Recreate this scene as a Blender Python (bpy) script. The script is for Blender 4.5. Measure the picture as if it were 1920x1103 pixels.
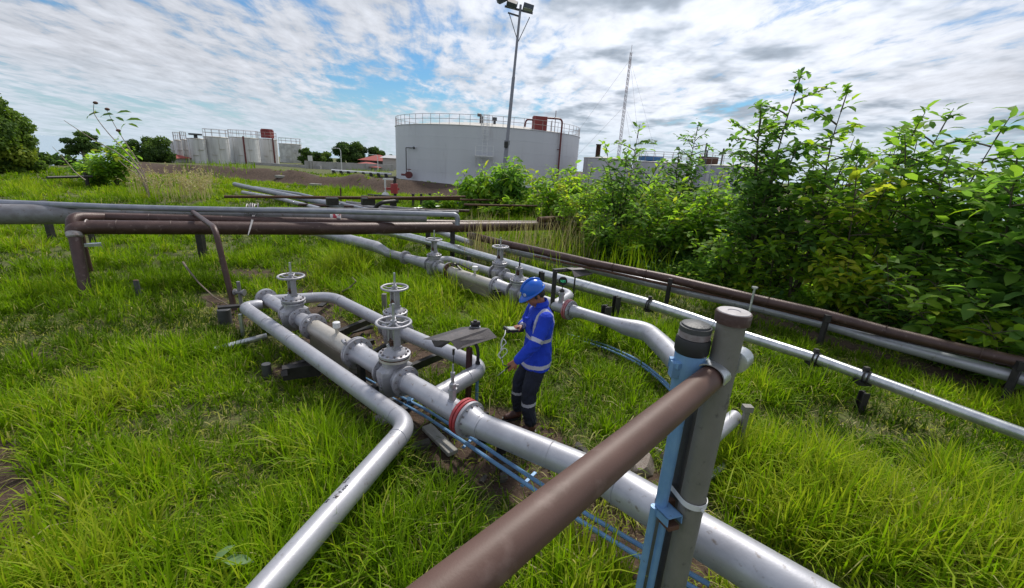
import bpy, bmesh, math, random
import numpy as np
from mathutils import Vector, Matrix, noise as mnoise
random.seed(7); np.random.seed(7)
S = bpy.context.scene
for o in list(bpy.data.objects): bpy.data.objects.remove(o)
C = S.collection
# ------------------------------------------------------------------ camera
FPX, CX, CY, CAMZ = 800.0, 960.0, 551.5, 2.9
PITCH, ROLL = math.radians(17.2), math.radians(3.3)
_X = Vector((1,0,0)); _U = Vector((0, math.sin(PITCH), math.cos(PITCH)))
FW = Vector((0, math.cos(PITCH), -math.sin(PITCH)))
RT = math.cos(ROLL)*_X + math.sin(ROLL)*_U
UP = -math.sin(ROLL)*_X + math.cos(ROLL)*_U
cam_d = bpy.data.cameras.new("camera"); cam = bpy.data.objects.new("camera", cam_d); C.objects.link(cam)
cam_d.sensor_width = 36.0; cam_d.lens = FPX/1920*36.0; cam_d.clip_start = .05; cam_d.clip_end = 20000
cam.matrix_world = Matrix(((RT.x,UP.x,-FW.x,0),(RT.y,UP.y,-FW.y,0),(RT.z,UP.z,-FW.z,CAMZ),(0,0,0,1)))
S.camera = cam
def ray(u, v): return (u-CX)/FPX*RT - (v-CY)/FPX*UP + FW
def P(u, v, z=0.0):
    d = ray(u, v); t = (z-CAMZ)/d.z; return Vector((d.x*t, d.y*t, z))
def PD(u, v, dep):
    d = ray(u, v)*dep; return Vector((d.x, d.y, d.z+CAMZ))
def px(p):
    q = Vector(p)-Vector((0,0,CAMZ)); w = q.dot(FW); return CX+FPX*q.dot(RT)/w, CY-FPX*q.dot(UP)/w
def zat(x, y, v, hi=2.8):
    """height above the ground point x,y that the photograph shows at row v"""
    lo = -1.0
    for _ in range(45):
        m = (lo+hi)/2
        if px((x,y,m))[1] > v: lo = m
        else: hi = m
    return (lo+hi)/2
# ------------------------------------------------------------------ world
SUN_EL, SUN_AZ = math.radians(52), math.radians(18)      # azimuth measured from +Y towards +X
W = bpy.data.worlds.new("World"); S.world = W; W.use_nodes = True
nt = W.node_tree; nt.nodes.clear()
def N(t, **k):
    n = nt.nodes.new(t)
    for a, b in k.items(): setattr(n, a, b)
    return n
L = lambda a, b: nt.links.new(a, b)
out = N('ShaderNodeOutputWorld'); bg = N('ShaderNodeBackground'); bg.inputs['Strength'].default_value = .1
L(bg.outputs[0], out.inputs[0])
sky = N('ShaderNodeTexSky', sky_type='NISHITA', sun_disc=False, sun_elevation=SUN_EL, sun_rotation=SUN_AZ)
sky.air_density = 1.3; sky.dust_density = .4; sky.ozone_density = 3.0
tc = N('ShaderNodeTexCoord'); sep = N('ShaderNodeSeparateXYZ'); L(tc.outputs['Generated'], sep.inputs[0])
def M(op, a, b=None, c=None, clamp=False):
    n = N('ShaderNodeMath', operation=op, use_clamp=clamp)
    for i, s in enumerate((a, b, c)):
        if s is None: continue
        if isinstance(s, (int, float)): n.inputs[i].default_value = s
        else: L(s, n.inputs[i])
    return n.outputs[0]
def ramp(val, a, b, c=0.0, d=1.0, smooth=True):
    n = N('ShaderNodeMapRange'); n.interpolation_type = 'SMOOTHSTEP' if smooth else 'LINEAR'
    L(val, n.inputs[0])
    for i, s in enumerate((a, b, c, d)): n.inputs[i+1].default_value = s
    return n.outputs[0]
zc = M('ADD', M('MAXIMUM', sep.outputs[2], 0.0), .10)
ux = M('DIVIDE', sep.outputs[0], zc); uy = M('DIVIDE', sep.outputs[1], zc)
def wnoise(sx, sy, ox, oy, detail, rough, dist=0.0, rot=0.0):
    cb = N('ShaderNodeCombineXYZ')
    c, s = math.cos(rot), math.sin(rot)
    L(M('ADD', M('MULTIPLY', ux, c*sx), M('MULTIPLY_ADD', uy, s*sx, ox)), cb.inputs[0])
    L(M('ADD', M('MULTIPLY', ux, -s*sy), M('MULTIPLY_ADD', uy, c*sy, oy)), cb.inputs[1])
    n = N('ShaderNodeTexNoise'); n.inputs['Scale'].default_value = 1.0
    n.inputs['Detail'].default_value = detail; n.inputs['Roughness'].default_value = rough; n.inputs['Distortion'].default_value = dist
    L(cb.outputs[0], n.inputs['Vector']); return n.outputs[0]
big = wnoise(.55, .42, 3.1, 1.7, 3, .5, .3)                 # where the deck opens
streak = wnoise(2.6, .55, 5.3, 2.2, 9, .62, .5, .25)        # wind-drawn fibres
puff = wnoise(6.5, 3.6, .3, .8, 8, .62, .25)                  # small cells of the deck
dark = wnoise(1.7, 1.5, 8.4, 4.1, 4, .55, .1)
cov = M('ADD', M('MULTIPLY', big, .50), M('ADD', M('MULTIPLY', streak, .52), M('MULTIPLY', puff, .42)))
# more cover towards the sun side of the sky
cov = M('ADD', cov, ramp(ux, -1.6, .8, .02, .075))
mask = ramp(cov, .600, .765)
sdir = Vector((math.sin(SUN_AZ)*math.cos(math.radians(24)), math.cos(SUN_AZ)*math.cos(math.radians(24)), math.sin(math.radians(24))))
dotn = N('ShaderNodeVectorMath', operation='DOT_PRODUCT'); L(tc.outputs['Generated'], dotn.inputs[0]); dotn.inputs[1].default_value = sdir
glow = ramp(dotn.outputs['Value'], .78, 1.0)
br = M('ADD', M('MULTIPLY', streak, 4.2), M('MULTIPLY', puff, 6.4))
br = M('ADD', br, 1.15)
br = M('ADD', br, M('MULTIPLY', glow, 3.0))
grey = M('MULTIPLY', ramp(dark, .47, .66), ramp(ux, -1.0, .6, .12, .72))
br = M('MULTIPLY', br, M('SUBTRACT', 1.0, M('MULTIPLY', grey, .75)))
ccol = N('ShaderNodeCombineColor')
L(M('MULTIPLY', br, M('SUBTRACT', .945, M('MULTIPLY', grey, .13))), ccol.inputs[0]); L(M('MULTIPLY', br, .99), ccol.inputs[1]); L(M('MULTIPLY', br, M('ADD', 1.09, M('MULTIPLY', grey, .12))), ccol.inputs[2])
mix = N('ShaderNodeMix', data_type='RGBA'); L(mask, mix.inputs['Factor'])
skm = N('ShaderNodeMix', data_type='RGBA', blend_type='MULTIPLY'); skm.inputs['Factor'].default_value = 1.0
L(sky.outputs[0], skm.inputs['A']); skm.inputs['B'].default_value = (.44, .72, .96, 1)
L(skm.outputs['Result'], mix.inputs['A']); L(ccol.outputs[0], mix.inputs['B'])
# pale band near the horizon
hz = N('ShaderNodeMix', data_type='RGBA'); L(ramp(sep.outputs[2], .0, .15, .62, 0.0), hz.inputs['Factor'])
L(mix.outputs['Result'], hz.inputs['A']); hz.inputs['B'].default_value = (5.6, 6.9, 8.0, 1)
L(hz.outputs['Result'], bg.inputs['Color'])
# ------------------------------------------------------------------ sun
sd = bpy.data.lights.new("sun", 'SUN'); sd.energy = 3.4; sd.angle = math.radians(5); sd.color = (1.0, .95, .86)
so = bpy.data.objects.new("sun", sd); C.objects.link(so)
sv = Vector((math.sin(SUN_AZ)*math.cos(SUN_EL), math.cos(SUN_AZ)*math.cos(SUN_EL), math.sin(SUN_EL)))
so.rotation_euler = sv.to_track_quat('Z', 'Y').to_euler(); so.location = (0, 0, 60)
S.view_settings.view_transform = 'Standard'; S.view_settings.look = 'None'; S.view_settings.exposure = 0.08; S.view_settings.gamma = 1.0
S.render.resolution_x, S.render.resolution_y = 1024, 588
S.render.engine = 'CYCLES'
# ------------------------------------------------------------------ materials
def mat(name, c1, c2=None, scale=6.0, lo=.35, hi=.65, rough=.6, metal=0.0, bump=0.0, bscale=None, c3=None, s3=30.0, t3=(.62,.7), stretch=None, detail=6.0, trans=0.0, coord='Object', rough2=None):
    m = bpy.data.materials.new(name); m.use_nodes = True; t = m.node_tree; b = t.nodes['Principled BSDF']
    b.inputs['Roughness'].default_value = rough; b.inputs['Metallic'].default_value = metal
    if c2 is None: b.inputs['Base Color'].default_value = (*c1, 1)
    tcn = t.nodes.new('ShaderNodeTexCoord'); src = tcn.outputs[coord]
    if stretch:
        mp = t.nodes.new('ShaderNodeMapping'); mp.inputs['Scale'].default_value = stretch; t.links.new(src, mp.inputs[0]); src = mp.outputs[0]
    def nz(s, d=detail):
        n = t.nodes.new('ShaderNodeTexNoise'); n.inputs['Scale'].default_value = s; n.inputs['Detail'].default_value = d; n.inputs['Roughness'].default_value = .6
        t.links.new(src, n.inputs['Vector']); return n.outputs[0]
    def mr(v, a, b_):
        n = t.nodes.new('ShaderNodeMapRange'); n.inputs[1].default_value = a; n.inputs[2].default_value = b_; t.links.new(v, n.inputs[0]); return n.outputs[0]
    if c2 is not None:
        mx = t.nodes.new('ShaderNodeMix'); mx.data_type = 'RGBA'; mx.inputs['A'].default_value = (*c1, 1); mx.inputs['B'].default_value = (*c2, 1)
        f = mr(nz(scale), lo, hi); t.links.new(f, mx.inputs['Factor']); col = mx.outputs['Result']
        if rough2 is not None:
            r = t.nodes.new('ShaderNodeMapRange'); r.inputs[3].default_value = rough; r.inputs[4].default_value = rough2; t.links.new(f, r.inputs[0]); t.links.new(r.outputs[0], b.inputs['Roughness'])
        if c3 is not None:
            m3 = t.nodes.new('ShaderNodeMix'); m3.data_type = 'RGBA'; m3.inputs['B'].default_value = (*c3, 1)
            t.links.new(mr(nz(s3), *t3), m3.inputs['Factor']); t.links.new(col, m3.inputs['A']); col = m3.outputs['Result']
        t.links.new(col, b.inputs['Base Color'])
    if bump:
        bn = t.nodes.new('ShaderNodeBump'); bn.inputs['Strength'].default_value = bump; bn.inputs['Distance'].default_value = .02
        t.links.new(nz(bscale or scale*4), bn.inputs['Height']); t.links.new(bn.outputs[0], b.inputs['Normal'])
    return m
SIL = mat('aluminium_paint', (.46,.465,.51), (.34,.34,.38), 3.5, .35, .70, .40, .40, .05, 60, (.22,.19,.175), 15, (.61,.72), rough2=.5)
SIL2 = mat('aluminium_paint_worn', (.42,.42,.46), (.30,.29,.32), 7, .35, .7, .42, .4, .15, 50, (.22,.19,.18), 20, (.6,.7), rough2=.55)
CREAM = mat('cream_grey_paint', (.50,.47,.43), (.40,.37,.33), 6, .4, .7, .45, .2, .1, 40, (.28,.25,.2), 18, (.62,.72))
GALV = mat('galvanised_steel', (.62,.64,.66), (.45,.47,.50), 9, .4, .65, .28, .7, .1, 60)
BLUEG = mat('bluish_grey_paint', (.23,.245,.30), (.32,.335,.38), 5, .35, .65, .42, .3, .1, 40)
GREYP = mat('dull_grey_paint', (.26,.26,.28), (.19,.18,.19), 6, .35, .65, .5, .3, .2, 40, (.13,.09,.08), 14, (.6,.7))
BROWN = mat('brown_primer', (.052,.026,.023), (.088,.048,.042), 4, .3, .7, .42, .15, .25, 70, (.17,.12,.11), 11, (.60,.74))
BROWNF = mat('brown_painted_rail', (.130,.070,.055), (.088,.047,.036), 3, .3, .7, .56, 0, .06, 150, (.165,.105,.088), 9, (.56,.72))
RUST = mat('rusty_steel', (.13,.06,.035), (.06,.035,.028), 12, .3, .7, .75, .2, .4, 60, (.22,.10,.05), 25, (.58,.7))
BLACK = mat('black_steel', (.022,.020,.022), (.045,.040,.040), 10, .35, .7, .5, .2, .2, 60)
DKRED = mat('dark_red_steel', (.045,.015,.018), (.07,.025,.025), 10, .35, .7, .5, .1, .2, 60)
BLUE = mat('blue_paint', (.13,.27,.50), (.18,.34,.56), 8, .35, .65, .4, .1, .15, 50, (.12,.14,.18), 28, (.66,.74))
RED = mat('red_flange_paint', (.42,.045,.055), (.30,.04,.045), 10, .35, .7, .45, .05, .15, 60, (.35,.2,.2), 30, (.62,.7))
WHITE = mat('white_paint', (.72,.72,.74), (.60,.60,.62), 6, .35, .7, .5, 0, .08, 40)
GREY = mat('grey_post_paint', (.155,.150,.132), (.205,.195,.178), 5, .3, .7, .55, .1, .2, 60, (.09,.085,.08), 14, (.6,.7))
DGREY = mat('dark_grey_post_paint', (.055,.058,.065), (.085,.085,.09), 6, .3, .7, .5, .1, .2, 60)
SHEET = mat('dark_sheet_metal', (.095,.085,.090), (.065,.058,.060), 8, .35, .65, .5, .3, .15, 50, (.13,.10,.09), 20, (.6,.7))
STONE = mat('broken_stone', (.11,.10,.09), (.055,.05,.045), 9, .35, .65, .9, 0, .6, 30)
CONC = mat('concrete', (.36,.35,.33), (.26,.25,.23), 3, .35, .65, .85, 0, .3, 30)
RUBBER = mat('black_rubber', (.018,.018,.02), rough=.55)
GALVBOLT = mat('bolt_steel', (.30,.29,.31), (.20,.17,.17), 30, .4, .6, .45, .6)
INK = mat('marker_ink', (.03,.03,.05), rough=.7)
# ------------------------------------------------------------------ mesh helpers
def basis(ax):
    ax = Vector(ax).normalized(); h = Vector((0,0,1)) if abs(ax.z) < .9 else Vector((1,0,0))
    a = ax.cross(h).normalized(); return a, a.cross(ax).normalized(), ax      # a side, b up-ish
class MB:
    def __init__(s): s.v = []; s.f = []; s.m = []
    def add(s, vs, fs, mi=0):
        k = len(s.v); s.v += [tuple(p) for p in vs]; s.f += [tuple(i+k for i in f) for f in fs]; s.m += [mi]*len(fs); return s
    def box(s, c, sz, R=None, mi=0):
        c = Vector(c); hx, hy, hz = sz[0]/2, sz[1]/2, sz[2]/2
        vs = [Vector((x,y,z)) for x in (-hx,hx) for y in (-hy,hy) for z in (-hz,hz)]
        if R is not None: vs = [R@p for p in vs]
        return s.add([p+c for p in vs], [(0,1,3,2),(4,6,7,5),(0,4,5,1),(2,3,7,6),(0,2,6,4),(1,5,7,3)], mi)
    def bar(s, p0, p1, w, h, mi=0, up=(0,0,1)):
        p0, p1 = Vector(p0), Vector(p1); ax = (p1-p0).normalized(); up = Vector(up)
        if abs(ax.dot(up)) > .95: up = Vector((0,1,0)) if abs(ax.y) < .9 else Vector((1,0,0))
        a = ax.cross(up).normalized(); b = a.cross(ax)
        vs = [p+a*i*w/2+b*j*h/2 for p in (p0,p1) for i,j in ((-1,-1),(1,-1),(1,1),(-1,1))]
        return s.add(vs, [(0,1,2,3),(7,6,5,4),(0,4,5,1),(1,5,6,2),(2,6,7,3),(3,7,4,0)], mi)
    def lathe(s, o, ax, prof, seg=24, mi=0, cap=True):
        a, b, ax = basis(ax); o = Vector(o); n = len(prof); vs = []
        for d, r in prof:
            for i in range(seg):
                t = 2*math.pi*i/seg; vs.append(o+ax*d+(a*math.cos(t)+b*math.sin(t))*r)
        fs = [(j*seg+i, j*seg+(i+1)%seg, (j+1)*seg+(i+1)%seg, (j+1)*seg+i) for j in range(n-1) for i in range(seg)]
        if cap: fs += [tuple(range(seg))[::-1], tuple((n-1)*seg+i for i in range(seg))]
        return s.add(vs, fs, mi)
    def cyl(s, p0, p1, r0, r1=None, seg=16, mi=0, cap=True):
        p0, p1 = Vector(p0), Vector(p1); return s.lathe(p0, p1-p0, [(0,r0),((p1-p0).length, r1 if r1 is not None else r0)], seg, mi, cap)
    def ball(s, c, r, seg=16, mi=0, sc=(1,1,1)):
        n = seg//2; vs = []; c = Vector(c)
        for j in range(n+1):
            ph = math.pi*j/n
            for i in range(seg):
                t = 2*math.pi*i/seg; vs.append(c+Vector((math.sin(ph)*math.cos(t)*sc[0], math.sin(ph)*math.sin(t)*sc[1], math.cos(ph)*sc[2]))*r)
        return s.add(vs, [(j*seg+i,(j+1)*seg+i,(j+1)*seg+(i+1)%seg,j*seg+(i+1)%seg) for j in range(n) for i in range(seg)], mi)
    def torus(s, c, ax, R, r, seg=32, ss=8, mi=0, a0=0, a1=2*math.pi):
        a, b, ax = basis(ax); full = abs(a1-a0) > 6.28; n = seg if full else seg+1; vs = []
        for i in range(n):
            t = a0+(a1-a0)*i/seg; d = a*math.cos(t)+b*math.sin(t)
            for j in range(ss):
                q = 2*math.pi*j/ss; vs.append(Vector(c)+d*(R+r*math.cos(q))+ax*r*math.sin(q))
        fs = [(i*ss+j, ((i+1)%n)*ss+j, ((i+1)%n)*ss+(j+1)%ss, i*ss+(j+1)%ss) for i in range(n if full else n-1) for j in range(ss)]
        return s.add(vs, fs, mi)
    def tube(s, pts, rad, seg=16, mi=0, cap=True):
        pts = [Vector(p) for p in pts]; n = len(pts)
        if isinstance(rad, (int, float)): rad = [rad]*n
        tg = []
        for i in range(n):
            a = pts[max(i-1,0)]; b = pts[min(i+1,n-1)]; tg.append((b-a).normalized())
        u, w, _ = basis(tg[0]); vs = []
        for i in range(n):
            if i:
                u = (u-tg[i]*u.dot(tg[i])).normalized(); w = u.cross(tg[i])
            for k in range(seg):
                t = 2*math.pi*k/seg; vs.append(pts[i]+(u*math.cos(t)+w*math.sin(t))*rad[i])
        fs = [(j*seg+i, j*seg+(i+1)%seg, (j+1)*seg+(i+1)%seg, (j+1)*seg+i) for j in range(n-1) for i in range(seg)]
        if cap: fs += [tuple(range(seg))[::-1], tuple((n-1)*seg+i for i in range(seg))]
        return s.add(vs, fs, mi)
    def plate(s, poly, th, mi=0):
        """flat polygon given a thickness along its normal"""
        poly = [Vector(p) for p in poly]; nrm = (poly[1]-poly[0]).cross(poly[2]-poly[0]).normalized(); n = len(poly)
        vs = [p+nrm*th/2 for p in poly]+[p-nrm*th/2 for p in poly]
        return s.add(vs, [tuple(range(n)), tuple(range(2*n-1,n-1,-1))]+[(i,n+i,n+(i+1)%n,(i+1)%n) for i in range(n)], mi)
def worigin(o):
    v = Vector((0,0,0))
    while o is not None: v += o.location; o = o.parent
    return v
def obj(name, mb, m, parent=None, loc=None, smooth=True, bevel=0.0, angle=38):
    """one mesh object from world-space geometry"""
    base = Vector(loc) if loc is not None else Vector((0,0,0))
    off = worigin(parent) if parent is not None else Vector((0,0,0))
    org = off if parent is not None and loc is None else base
    me = bpy.data.meshes.new(name); me.from_pydata([(p[0]-org.x, p[1]-org.y, p[2]-org.z) for p in mb.v], [], mb.f)
    ms = m if isinstance(m, (list, tuple)) else [m]
    for x in ms: me.materials.append(x)
    if len(ms) > 1: me.polygons.foreach_set('material_index', mb.m)
    me.update()
    bm = bmesh.new(); bm.from_mesh(me); bmesh.ops.recalc_face_normals(bm, faces=bm.faces); bm.to_mesh(me); bm.free()
    if smooth:
        me.polygons.foreach_set('use_smooth', [True]*len(me.polygons)); me.set_sharp_from_angle(angle=math.radians(angle))
    o = bpy.data.objects.new(name, me); C.objects.link(o)
    if parent is not None: o.parent = parent
    o.location = (org-off) if parent is not None else org
    if bevel:
        b = o.modifiers.new('bevel', 'BEVEL'); b.width = bevel; b.segments = 2; b.limit_method = 'ANGLE'
    return o
def thing(name, label, cat, loc, group=None):
    o = bpy.data.objects.new(name, None); C.objects.link(o); o.location = loc; o.empty_display_size = .1
    o['label'] = label; o['category'] = cat
    if group: o['group'] = group
    return o
def tag(o, label, cat, group=None):
    o['label'] = label; o['category'] = cat
    if group: o['group'] = group
    return o
def struct(o, kind='structure'): o['kind'] = kind; return o
def rounded(pts, fil, seg=10):
    """pts: (Vector, r) corners -> dense path with rounded corners"""
    P_, R_ = [], []
    for i, (p, r) in enumerate(pts):
        f = fil[i] if isinstance(fil, (list, tuple)) else fil
        if i in (0, len(pts)-1) or f <= 0: P_.append(p); R_.append(r); continue
        a, b = pts[i-1][0]-p, pts[i+1][0]-p
        t = min(f, a.length*.48, b.length*.48)
        q0, q1 = p+a.normalized()*t, p+b.normalized()*t
        for k in range(seg+1):
            s = k/seg; P_.append(q0*(1-s)**2+p*2*s*(1-s)*1.0+q1*s*s); R_.append(r)
    return P_, R_
def pipe(pts, fil=.2, seg=24, mb=None, z=None, weld=()):
    """pts: (u, v, z, r) in photo pixels on the plane z, or (Vector, r)"""
    q = [(P(a[0], a[1], a[2]), a[3]) if len(a) == 4 else a for a in pts]
    path, rr = rounded(q, fil)
    mb = mb or MB(); mb.tube(path, rr, seg)
    # weld beads
    for k, t in weld:
        a, b = q[k][0], q[k+1][0]; r = q[k][1]+(q[k+1][1]-q[k][1])*t; c = a.lerp(b, t)
        mb.torus(c, b-a, r*1.0, .0045, seg, 6)
    return mb
def flange(c, ax, r, t=.028, n=10, rb=None, hub=None, bolt=.011, twosided=True, prot=.028):
    """flange disc with bolts"""
    mb = MB(); a, b, ax = basis(ax); c = Vector(c)
    mb.lathe(c-ax*t/2, ax, [(0,r*.97),(.003,r),(t-.003,r),(t,r*.97)], 32)
    rb = rb or r*.83
    for i in range(n):
        th = 2*math.pi*(i+.5)/n; p = c+(a*math.cos(th)+b*math.sin(th))*rb
        mb.cyl(p-ax*(t/2+(prot if twosided else 0)), p+ax*(t/2+prot), bolt*.62, seg=8, mi=1)
        mb.lathe(p+ax*t/2, ax, [(0,bolt),(bolt*1.1,bolt)], 6, 1)
        if twosided: mb.lathe(p-ax*(t/2+bolt*1.1), ax, [(0,bolt),(bolt*1.1,bolt)], 6, 1)
    return mb
# ------------------------------------------------------------------ ground
_rg = np.random.RandomState(3).rand(256,256)
def vnoise(x, y, s=1.0, seed=0):
    x = np.asarray(x, float)*s+seed*17.3+1000; y = np.asarray(y, float)*s+seed*9.7+1000
    xi = np.floor(x).astype(int); yi = np.floor(y).astype(int); fx = x-xi; fy = y-yi
    fx = fx*fx*(3-2*fx); fy = fy*fy*(3-2*fy); g = lambda a, b: _rg[a % 256, b % 256]
    return (g(xi,yi)*(1-fx)+g(xi+1,yi)*fx)*(1-fy)+(g(xi,yi+1)*(1-fx)+g(xi+1,yi+1)*fx)*fy
def fbm(x, y, s=1.0, seed=0, n=3):
    o = 0; a = 1; t = 0
    for i in range(n): o = o+a*vnoise(x, y, s*2**i, seed+i*3); t += a; a *= .5
    return o/t
LAND = [P(-300,330), P(0,309), P(120,306), P(300,303), Vector((-95,115,0)), Vector((-80,230,0)), Vector((150,230,0)), Vector((90,90,0)), Vector((52,50,0)), P(1780,432), P(1950,475), Vector((26,6,0)), Vector((25,-30,0)), Vector((-60,-30,0)), Vector((-75,20,0))]
LX = np.array([p.x for p in LAND]); LY = np.array([p.y for p in LAND])
def seg_dist(x, y, ax, ay, bx, by):
    dx, dy = bx-ax, by-ay; t = np.clip(((x-ax)*dx+(y-ay)*dy)/(dx*dx+dy*dy), 0, 1)
    return np.hypot(x-ax-t*dx, y-ay-t*dy)
def land_sd(x, y):
    d = np.full(np.shape(x), 1e9); ins = np.zeros(np.shape(x), bool); n = len(LX)
    for i in range(n):
        j = (i+1) % n; d = np.minimum(d, seg_dist(x, y, LX[i], LY[i], LX[j], LY[j]))
        c = (LY[i] > y) != (LY[j] > y)
        with np.errstate(divide='ignore', invalid='ignore'):
            xx = (LX[j]-LX[i])*(y-LY[i])/(LY[j]-LY[i] if LY[j] != LY[i] else 1e-9)+LX[i]
        ins ^= c & (x < xx)
    return np.where(ins, d, -d)
B0, B1, B2 = P(300,309), P(650,338), P(1120,372)         # top edge of the dug earth bank
def bank_s(x, y):
    """distance in front (negative) or behind (positive) of the bank edge"""
    d = (B2-B0).normalized(); n = Vector((-d.y, d.x, 0))
    return (x-B0.x)*n.x+(y-B0.y)*n.y
def height(x, y):
    x = np.asarray(x, float); y = np.asarray(y, float)
    h = .05*(fbm(x, y, .9, 1)-.5)+.10*(fbm(x, y, .22, 5)-.5)
    far = np.clip((np.hypot(x, y)-10)/20, 0, 1); h = h+far*.25*(fbm(x, y, .12, 9)-.5)
    s = bank_s(x, y)+2.2*(fbm(x, y, .16, 4)-.5)*2
    dip = np.where(s < 0, np.clip(1+s/3.0, 0, 1)*0-1.0*np.clip(-s/2.6, 0, 1)*np.clip(1-(-s-2.6)/16, 0, 1), 0)
    dip = dip*np.clip((x+55)/12, 0, 1)*np.clip((45-x)/10, 0, 1)
    mound = .8*np.exp(-((s-.6)/1.4)**2)*np.clip(fbm(x, y, .25, 12)*1.8-.7, 0, 1)*np.clip((-6-x)/8, 0, 1)*np.clip((x+60)/12, 0, 1)
    h = h+dip+mound
    sd = land_sd(x, y)
    h = h-np.clip(-sd/9, 0, 1)**1.3*9-np.clip(-sd/2, 0, 1)*.3
    return h
def H0(x, y): return float(height(np.array([x]), np.array([y]))[0])
def axis_coords(lo, hi, fine_lo, fine_hi, d0, g):
    a = list(np.arange(fine_lo, fine_hi, d0)); d = d0; p = a[-1]
    while p < hi: d *= g; p += d; a.append(p)
    d = d0; p = fine_lo; l = []
    while p > lo: d *= g; p -= d; l.append(p)
    return np.array(l[::-1]+a)
gx = axis_coords(-150, 180, -10, 12, .22, 1.035); gy = axis_coords(-45, 260, .5, 14, .22, 1.022)
GX, GY = np.meshgrid(gx, gy); GZ = height(GX, GY)
nv, nu = GX.shape
me = bpy.data.meshes.new('ground'); vs = np.stack([GX.ravel(), GY.ravel(), GZ.ravel()], 1)
idx = np.arange(nv*nu).reshape(nv, nu); fs = np.stack([idx[:-1,:-1].ravel(), idx[:-1,1:].ravel(), idx[1:,1:].ravel(), idx[1:,:-1].ravel()], 1)
me.vertices.add(len(vs)); me.vertices.foreach_set('co', vs.ravel()); me.loops.add(fs.size); me.loops.foreach_set('vertex_index', fs.ravel())
me.polygons.add(len(fs)); me.polygons.foreach_set('loop_start', np.arange(0, fs.size, 4)); me.polygons.foreach_set('use_smooth', np.ones(len(fs), bool)); me.update(calc_edges=True)
SOIL = [(440,515,560,520,.55),(560,548,650,575,.3),(600,650,720,720,.45),(640,690,860,860,.34),(860,860,1230,1040,.36),(560,590,700,640,.4),(720,640,840,700,.28),
        (930,790,1010,820,.30),(1000,835,1130,880,.25),(1180,900,1250,900,.22),(-60,850,5,950,.25),(0,985,20,1000,.12),(400,560,450,610,.25),(520,700,620,690,.22),
        (1230,1010,1500,1120,.25),(880,845,1000,920,.24),(1000,925,1240,1075,.26),(1240,1070,1330,1125,.22),(900,470,1200,520,.5),(1200,520,1560,640,.35),(1560,640,1900,740,.3),(60,668,120,680,.12)]
# soil attribute: where the ground is bare
def soilness(x, y):
    x = np.asarray(x, float); y = np.asarray(y, float); so = np.zeros(np.shape(x))
    for (u0,v0,u1,v1,w) in SOIL:
        a, b = P(u0,v0), P(u1,v1); d = seg_dist(x, y, a.x, a.y, b.x, b.y); so = np.maximum(so, np.clip(1.4-d/w, 0, 1))
    s = bank_s(x, y)+2.2*(fbm(x, y, .16, 4)-.5)*2
    bk = np.clip(1-np.abs(s+1.1)/2.6, 0, 1)*1.6*np.clip((x+62)/10, 0, 1)*np.clip((45-x)/10, 0, 1)
    pad = np.clip(s/1.5+.5, 0, 1)*np.clip((x+19)/3, 0, 1)*np.clip((42-x)/10, 0, 1)
    so = np.maximum(so, np.clip(np.maximum(bk, pad), 0, 1))
    return np.clip(so+.9*(fbm(x, y, 1.7, 20)-.5)*(so > 0), 0, 1)
soil = soilness(vs[:,0], vs[:,1])
at = me.attributes.new('soil', 'FLOAT', 'POINT'); at.data.foreach_set('value', soil)
gm = bpy.data.materials.new('grassy_soil'); gm.use_nodes = True; t = gm.node_tree; b = t.nodes['Principled BSDF']; b.inputs['Roughness'].default_value = .95
def tn(ty, **k):
    n = t.nodes.new(ty)
    for a_, v_ in k.items(): setattr(n, a_, v_)
    return n
def tnoise(s, d=6, r=.65):
    n = tn('ShaderNodeTexNoise'); n.inputs['Scale'].default_value = s; n.inputs['Detail'].default_value = d; n.inputs['Roughness'].default_value = r
    t.links.new(tcn.outputs['Object'], n.inputs['Vector']); return n.outputs[0]
def tmix(f, a, b_):
    n = tn('ShaderNodeMix', data_type='RGBA')
    for s_, k_ in ((f,'Factor'),(a,'A'),(b_,'B')):
        if isinstance(s_, tuple): n.inputs[k_].default_value = (*s_, 1)
        elif isinstance(s_, float): n.inputs[k_].default_value = s_
        else: t.links.new(s_, n.inputs[k_])
    return n.outputs['Result']
def tmr(v, a, b_, c=0, d=1):
    n = tn('ShaderNodeMapRange'); t.links.new(v, n.inputs[0])
    for i, s_ in enumerate((a, b_, c, d)): n.inputs[i+1].default_value = s_
    return n.outputs[0]
tcn = tn('ShaderNodeTexCoord')
green = tmix(tmr(tnoise(2.2), .35, .65), (.045,.055,.018), (.11,.15,.022))
green = tmix(tmr(tnoise(16), .48, .66), green, (.10,.075,.035))
green = tmix(tmr(tnoise(70), .55, .68), green, (.22,.19,.09))
dirt = tmix(tmr(tnoise(5), .35, .65), (.042,.024,.015), (.092,.056,.038))
dirt = tmix(tmr(tnoise(40), .58, .72), dirt, (.20,.16,.13))
an = tn('ShaderNodeAttribute', attribute_name='soil')
t.links.new(tmix(tmr(an.outputs['Fac'], .25, .6), green, dirt), b.inputs['Base Color'])
bp = tn('ShaderNodeBump'); bp.inputs['Strength'].default_value = .8; bp.inputs['Distance'].default_value = .05
t.links.new(tnoise(18), bp.inputs['Height']); t.links.new(bp.outputs[0], b.inputs['Normal'])
me.materials.append(gm); g = bpy.data.objects.new('ground', me); C.objects.link(g); struct(g)
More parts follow.
